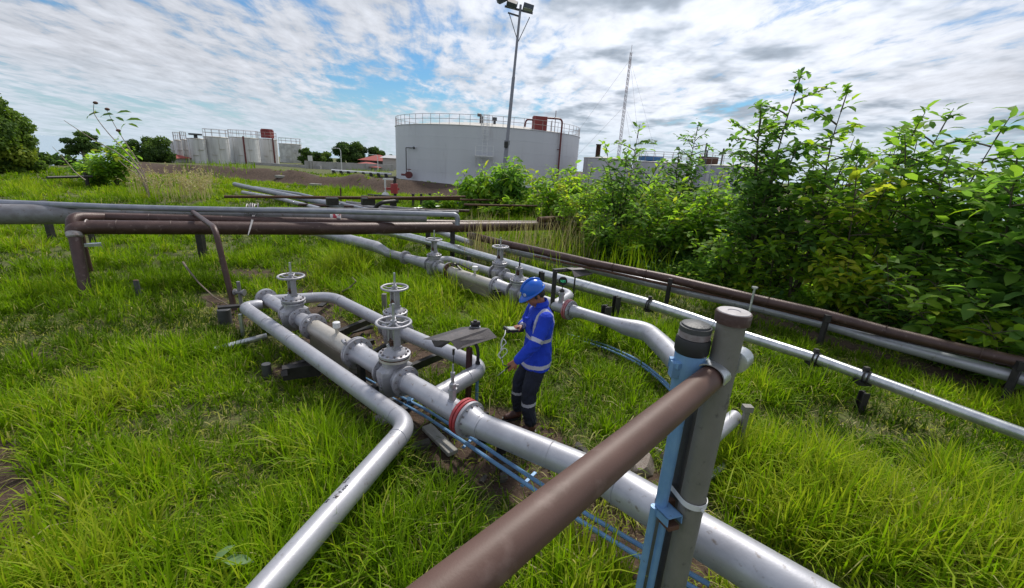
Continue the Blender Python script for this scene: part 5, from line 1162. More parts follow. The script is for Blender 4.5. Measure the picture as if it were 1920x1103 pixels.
# helmet
mb = MB(); seg = 48; rings = []
prof = [(0,1.0),(.15,.995),(.35,.95),(.55,.86),(.72,.72),(.86,.53),(.95,.32),(1.0,.02)]
hz0 = .052; vs = []
for zf, rf in prof:
    for i in range(seg):
        t = 2*math.pi*i/seg; x, y = math.cos(t), math.sin(t); rid = 1+.035*math.exp(-(y/.16)**2)*(1-.2*zf)*(zf > .1)
        vs.append(W_(HM(-.005+.128*x*rf*(rid if zf < .8 else 1), .106*y*rf, hz0+.128*zf*(rid if zf > .3 else 1))))
n = len(prof); mb.add(vs, [(j*seg+i, j*seg+(i+1)%seg, (j+1)*seg+(i+1)%seg, (j+1)*seg+i) for j in range(n-1) for i in range(seg)]+[tuple((n-1)*seg+i for i in range(seg))])
# rim and peak
vs = []
for k, (rr_, dz) in enumerate(((1.0,.004),(1.06,-.004),(1.065,-.010),(1.0,-.008))):
    for i in range(seg):
        t = 2*math.pi*i/seg; x, y = math.cos(t), math.sin(t); pk = (max(0, x)**1.5)*(rr_-1.0)/.065
        vs.append(W_(HM(-.005+.128*x*rr_+.052*pk, .106*y*rr_, hz0+dz-.016*pk*(1 if k in (1,2) else 0))))
mb.add(vs, [(j*seg+i, j*seg+(i+1)%seg, (j+1)*seg+(i+1)%seg, (j+1)*seg+i) for j in range(3) for i in range(seg)])
# crown ridge
mb.tube([W_(HM(-.005+.130*math.cos(a)*1.0, 0, hz0+.012+.121*math.sin(a))) for a in [math.radians(d) for d in range(25,160,9)]], .013, 10)
hm = obj('helmet', mb, HELM, person, angle=60)
def on_helm(az, zf, lift=.001):
    rf = np.interp(zf, [p[0] for p in prof], [p[1] for p in prof]); x, y = math.cos(az), math.sin(az); return HM(-.005+(.128*rf+lift)*x, (.106*rf+lift)*y, hz0+.128*zf)
for nm, az, zf, r in (('emblem',.50,.28,.017),('sticker',2.55,.16,.012)):
    c = Vector(W_(on_helm(az,zf,.0025))); e1 = Vector(W_(on_helm(az+.1,zf,.0025))); e2 = Vector(W_(on_helm(az,zf+.1,.0025))); u = (e1-c).normalized(); v = (e2-c).normalized(); nn = u.cross(v).normalized()
    if nn.dot(c-W_(HM(0,0,.05))) < 0: nn = -nn
    mb = MB()
    if nm == 'emblem':
        mb.cyl(c-nn*.006, c+nn*.002, r, seg=20); em = obj('emblem', mb, WHITE, hm)
        mb = MB(); mb.torus(c+nn*.0022, nn, r*.62, .0016, 20, 5); mb.bar(c+nn*.0025-u*r*.5, c+nn*.0025+u*r*.5, .003, .002); 
        obj('emblem_mark', mb, HELM, hm)
    else: mb.add([c+nn*.003+u*a*r+v*b*r*.6 for a, b in ((-1,-1),(1,-.6),(.3,1.2))]+[c-nn*.003+u*a*r+v*b*r*.6 for a, b in ((-1,-1),(1,-.6),(.3,1.2))], [(0,1,2),(3,5,4),(0,3,4,1),(1,4,5,2),(2,5,3,0)]); obj('sticker', mb, WHITE, hm)
# jacket
mb = MB()
loft(mb, [((-.055,0,.765),.160,.205),((-.055,0,.82),.158,.203),((-.05,0,.92),.148,.192),((-.05,0,1.05),.140,.184),((-.05,0,1.18),.142,.190),((-.055,0,1.30),.142,.198),((-.055,0,1.385),.115,.190),((-.05,0,1.435),.078,.120),((-.04,0,1.47),.066,.075)])
for sh, el, wr in ((shL,elL,wrL),(shR,elR,wrR)): chain(mb, [((sh[0]-.01,sh[1]*.80,sh[2]-.02),.084),(sh,.078),(tuple(Vector(sh).lerp(Vector(el),.5)),.074),(el,.066),(tuple(Vector(el).lerp(Vector(wr),.5)),.060),(tuple(Vector(wr)-(Vector(wr)-Vector(el)).normalized()*.015),.048)])
# pocket flap, open front edge
loft(mb, [((.084,.062,1.235),.012,.034),((.094,.062,1.29),.012,.038),((.084,.062,1.325),.010,.036)], 12); loft(mb, [((.084,-.062,1.235),.012,.034),((.092,-.062,1.31),.010,.038)], 12)
for k in range(10): z = .80+.065*k; mb.ball(W_((.085+.006*math.sin(k),.012,z)), .014, 8)
def segd(co, a, b):
    a = np.array(W_(a)); b = np.array(W_(b)); d = b-a; t = np.clip(((co-a)@d)/(d@d), 0, 1); return np.linalg.norm(co-a-t[:,None]*d, axis=1), ((co-a)@d)/(d@d)
def folds(co):
    x, y, z = loc_(co); dl, tl = segd(co, shL, elL); d2, t2 = segd(co, elL, wrL); d3, t3 = segd(co, elR, wrR); d1r, t1r = segd(co, shR, elR)
    arm = np.minimum(np.minimum(dl, d2), np.minimum(d3, d1r)) < .095
    tt = np.where(dl < d2, tl, 1+t2)
    nz_ = vnoise(x*9+z*14, y*9-z*11, 1.0, 5)-.5
    f = (.005*np.sin(tt*20+5*np.sin(x*17+y*21+z*6))*np.clip(1-np.abs(tt-1.0)*1.3, 0, 1)+.014*nz_)*arm
    g = .005*np.sin(z*36+9*np.sin(y*13+1)+14*x)*np.clip(1-np.abs(z-.98)/.22, 0, 1)+.018*(vnoise(x*8+y*7, z*9+y*3, 1.0, 8)-.5)+.010*(vnoise(x*18-y*15, z*14, 1.0, 9)-.5)
    return f+g*(~arm)
def jpick(co):
    x, y, z = loc_(co); dl, tl = segd(co, shL, elL); d2, t2 = segd(co, elL, wrL); dr, tr = segd(co, shR, elR); d3, t3 = segd(co, elR, wrR)
    armL = (np.minimum(dl, d2) < .092) & (np.abs(y) > .15) & ((z < 1.36)); armR = (np.minimum(dr, d3) < .092) & (y < -.17) & (z < 1.36); arm = armL | armR
    o = np.zeros(len(co), int)
    o[armL & (np.abs(tl-.86) < .075) & (dl <= d2+.02)] = 1; o[armR & (np.abs(tr-.86) < .085)] = 1
    tors = ~(np.minimum(np.minimum(dl, d2), np.minimum(dr, d3)) < .088) | (z > 1.30)
    o[tors & (np.abs(z-1.115) < .022)] = 1; o[tors & (np.abs(z-.818+.10*(x+.05)) < .022)] = 1
    # braces over the shoulders
    o[(np.abs(np.abs(y)-(.125)) < .020) & (z > 1.115) & (np.abs(y) < .16)] = 1
    return o
blob('jacket', mb, .0048, 8, [JBLUE, REFL], person, disp=folds, pick=jpick)
# collar as a turned down shell
mb = MB(); seg = 30; vs = []
for dz, k in ((.0,1.0),(.045,.92),(.052,1.0),(.012,1.28),(.0,1.30),(-.004,1.22)):
    for i in range(seg+1):
        t = math.radians(35)+math.radians(290)*i/seg; vs.append(W_((-.035+.070*k*math.cos(t), .078*k*math.sin(t), 1.465+dz-.02*math.cos(t))))
m_ = seg+1; mb.add(vs, [(j*m_+i, j*m_+i+1, (j+1)*m_+i+1, (j+1)*m_+i) for j in range(5) for i in range(seg)]); obj('collar', mb, JBLUE, person, angle=70)
# trousers and boots
mb = MB()
loft(mb, [((-.05,0,.76),.105,.150),((-.05,0,.86),.112,.155),((-.05,0,.95),.100,.14)])
for h_, k_, a_ in (((-.05,.085,.86),kL,ankL),((-.05,-.085,.86),kR,ankR)):
    chain(mb, [(h_,.100),(tuple(Vector(h_).lerp(Vector(k_),.5)),.096),(k_,.084),(tuple(Vector(k_).lerp(Vector(a_),.45)),.080),((a_[0]-.005,a_[1],.15),.070)])
def tf(co):
    x, y, z = loc_(co); return .018*(vnoise(x*10+y*9, z*10, 1.0, 3)-.5)+.004*np.sin(z*60+7*np.sin(x*30+y*20))*(.15+np.clip(1-np.abs(z-.16)/.14, 0, 1)+.8*np.clip(1-np.abs(z-.52)/.12, 0, 1))
def tp_(co):
    x, y, z = loc_(co); return (np.abs(z-.375+.15*(x-.02)) < .019).astype(int)
blob('trousers', mb, .0052, 7, [NAVY, REFL], person, disp=tf, pick=tp_)
for nm, a_ in (('boot',ankL),('boot',ankR)):
    mb = MB(); chain(mb, [((a_[0]-.03,a_[1],.055),.046),((a_[0]+.02,a_[1],.06),.048),((a_[0]+.09,a_[1]+.005,.045),.044),((a_[0]+.14,a_[1]+.008,.040),.036)]); chain(mb, [((a_[0],a_[1],.07),.050),((a_[0]-.005,a_[1],.15),.048)])
    b_ = blob(nm, mb, .006, 5, [BOOT], person)
    mb = MB(); vs = []; sh_ = [(-.085,.0),(-.07,.036),(0,.040),(.07,.046),(.14,.043),(.178,.022),(.185,0),(.178,-.022),(.14,-.040),(.07,-.040),(0,-.034),(-.07,-.034)]
    for z in (-.005,.022): vs += [W_((a_[0]+x, a_[1]+y*1.08, z)) for x, y in sh_]
    n = len(sh_); mb.add(vs, [tuple(range(n))[::-1], tuple(range(n,2*n))]+[(i,(i+1)%n,n+(i+1)%n,n+i) for i in range(n)]); obj('sole', mb, RUBBER, b_)
# handheld communicator in the right hand
dv = thing('handheld_device', 'black handheld tester with a pale screen held in front of the worker chest', 'handheld device', W_((.20,-.10,1.14)))
dc = Vector(W_((.205,-.115,1.155))); du = (PF*.95+PLf*.15+Vector((0,0,.10))).normalized(); dn = (Vector((0,0,1))-PF*.25); dn = (dn-du*dn.dot(du)).normalized(); dw = dn.cross(du)
Rd = Matrix((du, dw, dn)).transposed()
mb = MB(); mb.box(dc, (.205,.105,.030), Rd); mb.box(dc+Rd@Vector((.09,0,.002)), (.03,.112,.04), Rd); obj('case', mb, RUBBER, dv, bevel=.006)
mb = MB(); mb.box(dc+Rd@Vector((.035,0,.0165)), (.105,.080,.002), Rd); obj('screen', mb, mat('device_screen', (.42,.46,.43), rough=.2), dv)
mb = MB()
for i in range(3):
    for j in range(4): mb.box(dc+Rd@Vector((-.035-.018*i, -.030+.02*j, .0165)), (.010,.012,.004), Rd)
obj('keypad', mb, GREYP, dv)
# probe in the left hand and looped white lead
hand_tip = Vector(W_((.36,.205,.868))); ptip = P(917,717,.62)
pt = thing('test_probe', 'thin grey test probe held down towards the bypass elbow by the worker', 'probe', hand_tip)
dpr = (ptip-hand_tip).normalized(); ptip = hand_tip+dpr*.17
mb = MB(); mb.tube([hand_tip-dpr*.05, hand_tip+dpr*.04], .008, 10); obj('handle', mb, RUBBER, pt); mb = MB(); mb.cyl(hand_tip+dpr*.04, ptip, .005, .003, seg=8); mb.bar(hand_tip+dpr*.03, hand_tip+dpr*.10, .022, .006); obj('tip', mb, GALV, pt)
cb = thing('test_lead', 'looped white cable hanging between the handheld device and the probe', 'cable', W_((.36,0,1.0)))
def cp(u, v, x): # point at local depth plane: solve on the ray where local x = x
    d = ray(u, v); o = Vector((0,0,CAMZ)); t = (x+(PO-o).dot(PF))/d.dot(PF) if abs(d.dot(PF)) > 1e-6 else 5; return o+d*t
def cq(u, v):     # on the vertical plane facing the camera that passes through the cable
    nrm = Vector((.25,1,0)).normalized(); o = Vector((0,0,CAMZ)); d = ray(u, v); a = Vector(W_((.33,.03,1.0))); return o+d*((a-o).dot(nrm)/d.dot(nrm))
lead = [dc+du*.10, cq(946,629), cq(940,640), cq(940,652), cq(945,647), cq(949,643), cq(944,636), cq(940,646), cq(941,655), cq(936,662), cq(934,667), cq(939,672), cq(944,668), cq(951,660), cq(948,654), cq(942,655), cq(937,664), cq(941,674), cq(943,681)]
def smoothp(p, k=5):
    out_ = []
    for i in range(len(p)-1):
        p0, p1, p2, p3 = p[max(i-1,0)], p[i], p[i+1], p[min(i+2,len(p)-1)]
        for j in range(k):
            t = j/k; out_.append(.5*((2*p1)+(p2-p0)*t+(2*p0-5*p1+4*p2-p3)*t*t+(3*p1-p0-3*p2+p3)*t**3))
    return out_+[p[-1]]
mb = MB(); mb.tube(smoothp([Vector(p) for p in lead]), .0045, 8); mb.torus(cq(941,655), (0,1,.3), .012, .006, 12, 6); obj('white_lead', mb, WHITE, cb)
mb = MB(); mb.tube(smoothp([cq(937,664), cq(941,674), cq(943,684), hand_tip-dpr*.04]), .005, 8); obj('black_lead', mb, RUBBER, cb)
# ================================================================== vegetation
def foliage_mat(name, cols, trans=.45, rough=.5, tfac=1.5, nscale=1.2):
    """cols: ramp stops over the per-leaf attribute 'tint'"""
    m = bpy.data.materials.new(name); m.use_nodes = True; t = m.node_tree; b = t.nodes['Principled BSDF']; o = t.nodes['Material Output']
    a = t.nodes.new('ShaderNodeAttribute'); a.attribute_name = 'tint'
    r = t.nodes.new('ShaderNodeValToRGB'); cr = r.color_ramp
    for i, (p_, c_) in enumerate(cols):
        e = cr.elements[i] if i < 2 else cr.elements.new(p_)
        e.position = p_; e.color = (*c_, 1)
    t.links.new(a.outputs['Fac'], r.inputs[0]); t.links.new(r.outputs[0], b.inputs['Base Color']); b.inputs['Roughness'].default_value = rough; b.inputs['Specular IOR Level'].default_value = .12
    tr = t.nodes.new('ShaderNodeBsdfTranslucent'); g = t.nodes.new('ShaderNodeMix'); g.data_type = 'RGBA'; g.blend_type = 'MULTIPLY'; g.inputs['Factor'].default_value = 1; g.inputs['B'].default_value = (tfac, tfac*1.08, tfac*.55, 1)
    t.links.new(r.outputs[0], g.inputs['A']); t.links.new(g.outputs['Result'], tr.inputs['Color'])
    mx = t.nodes.new('ShaderNodeMixShader'); mx.inputs[0].default_value = trans; t.links.new(b.outputs[0], mx.inputs[1]); t.links.new(tr.outputs[0], mx.inputs[2]); t.links.new(mx.outputs[0], o.inputs[0])
    return m
def np_mesh(name, V, F4, F3, tint, m, parent=None, smooth=False):
    """V (n,3); F4 (k,4), F3 (j,3) index arrays"""
    me = bpy.data.meshes.new(name); off = np.array(worigin(parent)) if parent is not None else np.zeros(3)
    V = V-off; me.vertices.add(len(V)); me.vertices.foreach_set('co', V.astype(np.float32).ravel())
    n4, n3 = len(F4), len(F3); li = np.concatenate([np.asarray(F4).ravel(), np.asarray(F3).ravel()]).astype(np.int32)
    me.loops.add(len(li)); me.loops.foreach_set('vertex_index', li); me.polygons.add(n4+n3)
    me.polygons.foreach_set('loop_start', np.concatenate([np.arange(n4)*4, n4*4+np.arange(n3)*3]).astype(np.int32))
    me.update(calc_edges=True)
    if smooth: me.polygons.foreach_set('use_smooth', np.ones(n4+n3, bool))
    a = me.attributes.new('tint', 'FLOAT', 'POINT'); a.data.foreach_set('value', tint.astype(np.float32)); me.materials.append(m)
    o = bpy.data.objects.new(name, me); C.objects.link(o)
    if parent is not None: o.parent = parent
    return o
GRASS = foliage_mat('grass_blades', [(0,(.045,.080,.010)),(.25,(.075,.140,.006)),(.5,(.145,.245,.007)),(.75,(.215,.345,.007)),(.90,(.32,.36,.03)),(1.0,(.46,.40,.22))], .42, .55, 1.5)
LEAF = foliage_mat('broad_leaves', [(0,(.050,.115,.036)),(.3,(.105,.200,.058)),(.6,(.180,.300,.050)),(.85,(.25,.36,.02)),(1.0,(.38,.38,.05))], .55, .6, 1.9)
FARLEAF = foliage_mat('far_tree_leaves', [(0,(.035,.068,.026)),(.4,(.075,.135,.032)),(.8,(.15,.23,.034)),(1.0,(.24,.29,.04))], .38, .6, 1.5)
BARK = mat('bark', (.10,.075,.055), (.17,.14,.11), 14, .35, .65, .9, 0, .5, 40)
TWIG = mat('green_brown_twig', (.07,.065,.035), (.11,.09,.06), 14, .35, .65, .8)
DRY = foliage_mat('dry_seed_grass', [(0,(.30,.24,.12)),(.5,(.48,.40,.24)),(1.0,(.62,.55,.38))], .3, .8, 1.1)
rng = np.random.RandomState(21)
# ---- grass
TALL = [(620,500,720,560,1.0,1.75),(690,480,900,560,.9,1.7),(860,560,960,640,.8,1.5),(640,470,560,460,.8,1.4),(1040,700,1200,800,.9,1.25),(1380,760,1560,900,1.0,1.15),(1500,950,1900,1080,1.2,1.6),(1450,900,1700,1100,.7,1.3),
        (780,900,980,1080,.45,1.5),(640,830,760,1100,.35,1.35),(1100,660,1240,640,.7,1.45),(1250,700,1560,760,.7,1.2),(0,400,300,420,3.0,1.3),(150,500,340,520,.8,1.1),(330,650,430,680,.5,1.1),(450,1100,700,1000,.4,1.2)]
LOW = [(905,872,1230,1085,.26,.35),(700,760,900,850,.2,.4),(930,560,1010,600,.2,.7),(20,700,400,760,.9,.9),(200,980,420,900,.4,.75),(430,730,560,780,.4,.7)]
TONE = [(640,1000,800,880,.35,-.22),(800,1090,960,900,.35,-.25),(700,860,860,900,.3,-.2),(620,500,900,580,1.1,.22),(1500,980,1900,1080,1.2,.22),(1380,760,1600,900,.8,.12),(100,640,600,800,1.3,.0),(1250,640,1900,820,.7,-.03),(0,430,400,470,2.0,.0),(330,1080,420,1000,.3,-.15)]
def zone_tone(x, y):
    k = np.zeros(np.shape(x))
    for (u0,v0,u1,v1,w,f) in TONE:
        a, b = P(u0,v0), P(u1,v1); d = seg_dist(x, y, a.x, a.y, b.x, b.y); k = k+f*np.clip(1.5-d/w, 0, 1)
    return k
def tallness(x, y):
    k = np.ones(np.shape(x))
    for (u0,v0,u1,v1,w,f) in TALL:
        a, b = P(u0,v0), P(u1,v1); d = seg_dist(x, y, a.x, a.y, b.x, b.y); k = np.maximum(k, 1+(f-1)*np.clip(1.5-d/w, 0, 1))
    for (u0,v0,u1,v1,w,f) in LOW:
        a, b = P(u0,v0), P(u1,v1); d = seg_dist(x, y, a.x, a.y, b.x, b.y); k = k*(1-(1-f)*np.clip(1.6-d/w, 0, 1))
    return k
def blades(x, y, h, az, lean, w, tint, z0):
    """x,y,h,... arrays -> 7 vertices per blade, 2 quads and a tip triangle"""
    n = len(x); dx, dy = np.cos(az), np.sin(az); ph = az+math.pi/2+rng.uniform(-.9,.9,n); wx, wy = np.cos(ph)*w/2, np.sin(ph)*w/2
    V = np.empty((n,7,3))
    for k, (t_, ww) in enumerate(((0,.8),(.38,1.0),(.74,.75))):
        cx_ = x+dx*lean*h*t_**1.8; cy_ = y+dy*lean*h*t_**1.8; cz = z0+h*t_*(1-.22*lean*t_)
        V[:,k*2,0] = cx_-wx*ww; V[:,k*2,1] = cy_-wy*ww; V[:,k*2,2] = cz; V[:,k*2+1,0] = cx_+wx*ww; V[:,k*2+1,1] = cy_+wy*ww; V[:,k*2+1,2] = cz
    V[:,6,0] = x+dx*lean*h; V[:,6,1] = y+dy*lean*h; V[:,6,2] = z0+h*np.maximum(.12, 1-.38*lean*np.minimum(lean,1.3))
    b = np.arange(n)[:,None]*7
    F4 = np.concatenate([b+np.array([0,1,3,2]), b+np.array([2,3,5,4])]); F3 = b+np.array([4,5,6])
    return V.reshape(-1,3), F4, F3, np.repeat(tint, 7)
def grass_zone(r0, r1, dens, nb, w, hs=1.0, thatch=False):
    area = math.pi*(r1*r1-r0*r0)*(128/360); n = int(area*dens)
    r = np.sqrt(rng.uniform(r0*r0, r1*r1, n)); a = rng.uniform(-64,64,n)*math.pi/180; x, y = r*np.sin(a), r*np.cos(a)
    so = soilness(x, y); sd = land_sd(x, y); clump = fbm(x, y, 1.3, 40, 3)
    keep = (rng.rand(n) < np.clip(1.05-so*1.12, .07, 1)) & (sd > -.5) & (rng.rand(n) < np.clip(.5+2.4*(clump-.30), .5, 1))
    # nothing grows inside the tanks and houses
    keep &= np.hypot(x-tc_.x, y-tc_.y) > TR+.4
    x, y, so, clump = x[keep], y[keep], so[keep], clump[keep]; n = len(x)
    w0 = w
    big_ = fbm(x, y, .45, 60, 3)
    hh = (.11+.34*np.clip((clump-.32)*2.2, 0, 1)**1.2+.12*(big_-.5)*2)*tallness(x, y)*hs*(1-.55*so); hh = np.clip(hh, .17, .75)*(1-.35*so)
    if thatch: hh = np.full(n, .14)
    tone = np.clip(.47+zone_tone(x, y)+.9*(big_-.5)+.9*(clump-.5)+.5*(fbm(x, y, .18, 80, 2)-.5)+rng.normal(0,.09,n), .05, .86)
    k = rng.poisson(nb, n)+2; ii = np.repeat(np.arange(n), k); m = len(ii)
    az = rng.uniform(0, 2*math.pi, m); rad = np.abs(rng.normal(0, .042, m))*(1+w*12)
    bx, by = x[ii]+np.cos(az)*rad, y[ii]+np.sin(az)*rad; wind = .9
    az2 = az+rng.normal(0,.7,m); h = hh[ii]*rng.uniform(.45,1.15,m); lean = np.abs(rng.normal(.42,.38,m))+.4*(rng.rand(m) < .22)
    lean = np.clip(lean, .05, 1.5)
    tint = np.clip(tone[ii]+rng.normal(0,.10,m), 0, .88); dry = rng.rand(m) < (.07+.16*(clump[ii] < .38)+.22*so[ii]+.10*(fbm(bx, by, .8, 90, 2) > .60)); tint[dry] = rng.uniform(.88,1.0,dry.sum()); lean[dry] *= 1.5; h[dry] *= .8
    if thatch: lean = rng.uniform(1.1,1.7,m); q_ = rng.rand(m) < .40; tint[q_] = rng.uniform(.9,1.0,q_.sum()); h = h*rng.uniform(.6,1.3,m)
    z0 = height(bx, by)-.015
    return blades(bx, by, h, az2, np.clip(lean,.05,1.7), w*rng.uniform(.6,1.25,m), tint, z0)
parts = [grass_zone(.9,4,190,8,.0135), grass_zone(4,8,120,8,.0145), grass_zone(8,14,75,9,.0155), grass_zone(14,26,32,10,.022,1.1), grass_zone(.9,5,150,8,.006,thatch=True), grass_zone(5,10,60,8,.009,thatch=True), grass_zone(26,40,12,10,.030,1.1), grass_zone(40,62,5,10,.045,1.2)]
def join(parts):
    V, A, B, T = [], [], [], []; k = 0
    for v, f4, f3, t_ in parts: V.append(v); A.append(f4+k); B.append(f3+k); T.append(t_); k += len(v)
    return np.concatenate(V), np.concatenate(A), np.concatenate(B), np.concatenate(T)
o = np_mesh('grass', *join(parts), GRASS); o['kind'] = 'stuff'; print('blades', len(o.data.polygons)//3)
# a wider-leaved weed or two in the foreground lawn
# ---- leaves
LT = np.array([[0,0,0],[.32,.24,.05],[.38,0,0],[.32,-.24,.05],[.72,.20,-.02],[.74,0,-.06],[.72,-.20,-.02],[1.0,0,-.20]])
LF4 = np.array([[0,2,1,1],[0,3,2,2]]); LQ = np.array([[1,2,5,4],[2,3,6,5]]); LTri = np.array([[0,2,1],[0,3,2],[4,5,7],[5,6,7]])
def leaves(pos, d, nrm, size, tint, width=1.0):
    """arrays of leaves; d along the midrib, nrm roughly the upper face"""
    d = d/np.linalg.norm(d, axis=1, keepdims=True); s_ = np.cross(nrm, d); s_ /= np.linalg.norm(s_, axis=1, keepdims=True)+1e-9; u = np.cross(d, s_)
    V = pos[:,None,:]+size[:,None,None]*(LT[None,:,0:1]*d[:,None,:]+LT[None,:,1:2]*width*s_[:,None,:]+LT[None,:,2:3]*u[:,None,:])
    n = len(pos); b = np.arange(n)[:,None]*8
    F4 = np.concatenate([b+q for q in LQ]); F3 = np.concatenate([b+q for q in LTri]); return V.reshape(-1,3), F4, F3, np.repeat(tint, 8)
def rv(r): v = np.array([r.gauss(0,1), r.gauss(0,1), r.gauss(0,1)]); return v/np.linalg.norm(v)
def shrub(name, label, cat, base, H, spread, nst, leaf, tone, seed, group=None, dens=1.0, lean=(0,0), low=.15, width=1.0, droop=.5, nbr=9, m=None, brl=.30, crown=False):
    r = random.Random(seed); base = Vector(base); base.z = H0(base.x, base.y) if abs(base.x) < 60 else base.z
    th = thing(name, label, cat, base, group); st = MB(); Pp, Dd, Nn, Ss, Tt = [], [], [], [], []
    for s in range(nst):
        a = 2*math.pi*(s+r.random()*.7)/nst; h = H*(1.0 if s == 0 else r.uniform(.62,.97)); out_ = spread*(.25 if s == 0 else r.uniform(.45,1.0))
        pts = []; wob = [r.gauss(0,.05) for _ in range(4)]
        for i in range(9):
            t = i/8; pts.append(base+Vector((math.cos(a)*out_*t**1.3+lean[0]*t*t+wob[0]*math.sin(5*t)*H*.3, math.sin(a)*out_*t**1.3+lean[1]*t*t+wob[1]*math.sin(6*t)*H*.3, h*t-.05)))
        r0_ = .008*H+.006; st.tube(pts, [r0_*(1-.8*i/8) for i in range(9)], 6)
        nb_ = int(nbr*1.7*r.uniform(.8,1.2)); leaf_ = leaf; 
        for k in range(nb_+1):
            t = low+(1-low)*(k+r.random()*.6)/(nb_+.3) if k < nb_ else .999
            t = min(t, .999); i = min(int(t*8), 7); p0 = pts[i].lerp(pts[i+1], t*8-i)
            if k == nb_: bd = (pts[8]-pts[7]).normalized(); L_ = H*.08+leaf
            else:
                ang = k*2.4+r.random(); bd = Vector((math.cos(ang), math.sin(ang), r.uniform(.25,.9))).normalized(); L_ = H*brl*(1.0-.5*t if not crown else .70+.25*math.sin(3.1*t))*r.uniform(.6,1.15)+leaf*.5
            bp = []; nseg = 5
            for q in range(nseg+1):
                u_ = q/nseg; bp.append(p0+bd*L_*u_+Vector((0,0,-.18*L_*u_*u_)))
            st.tube(bp, [r0_*.42*(1-.7*q/nseg)+.002 for q in range(nseg+1)], 4)
            nl = max(4, int(L_/leaf*4.2*dens)); tb = tone+r.gauss(0,.11)+.10*(t-.5)
            for q in range(nl):
                u_ = .15+.85*(q+r.random()*.5)/nl; j = min(int(u_*nseg), nseg-1); lp_ = bp[j].lerp(bp[j+1], u_*nseg-j)+Vector((r.gauss(0,.35),r.gauss(0,.35),r.gauss(0,.28)))*leaf
                sd4 = bd.cross(Vector((0,0,1))); sd4 = sd4.normalized() if sd4.length > .01 else Vector((1,0,0)); sg = 1 if q % 2 else -1
                dr_ = bd*r.uniform(.2,.9)+sd4*sg*r.uniform(.5,1.1)+Vector((r.gauss(0,.25), r.gauss(0,.25), r.gauss(.05,.3)-droop*r.random()))
                Pp.append(lp_); Dd.append(dr_); Nn.append((r.gauss(0,.35), r.gauss(0,.35), 1)); Ss.append(leaf*r.uniform(.6,1.2)); Tt.append(min(1,max(0,tb+r.gauss(0,.10)+(.35 if r.random() < .02 else 0))))
    obj('stems', st, TWIG, th)
    V = leaves(np.array([tuple(p) for p in Pp]), np.array([tuple(p) for p in Dd]), np.array(Nn), np.array(Ss), np.array(Tt), width)
    np_mesh('foliage', *V, m or LEAF, th); return th
def sh_px(label, u, vb, vt, spread, nst, leaf, tone, seed, name='shrub', group='tall leafy shrubs along the right hand pipes', **k):
    leaf *= 1.5
    b = P(u, vb); H = zat(b.x, b.y, vt, 20); return shrub(name, label, 'shrub', b, H*.97, spread, nst, leaf, tone, seed, group, **k)
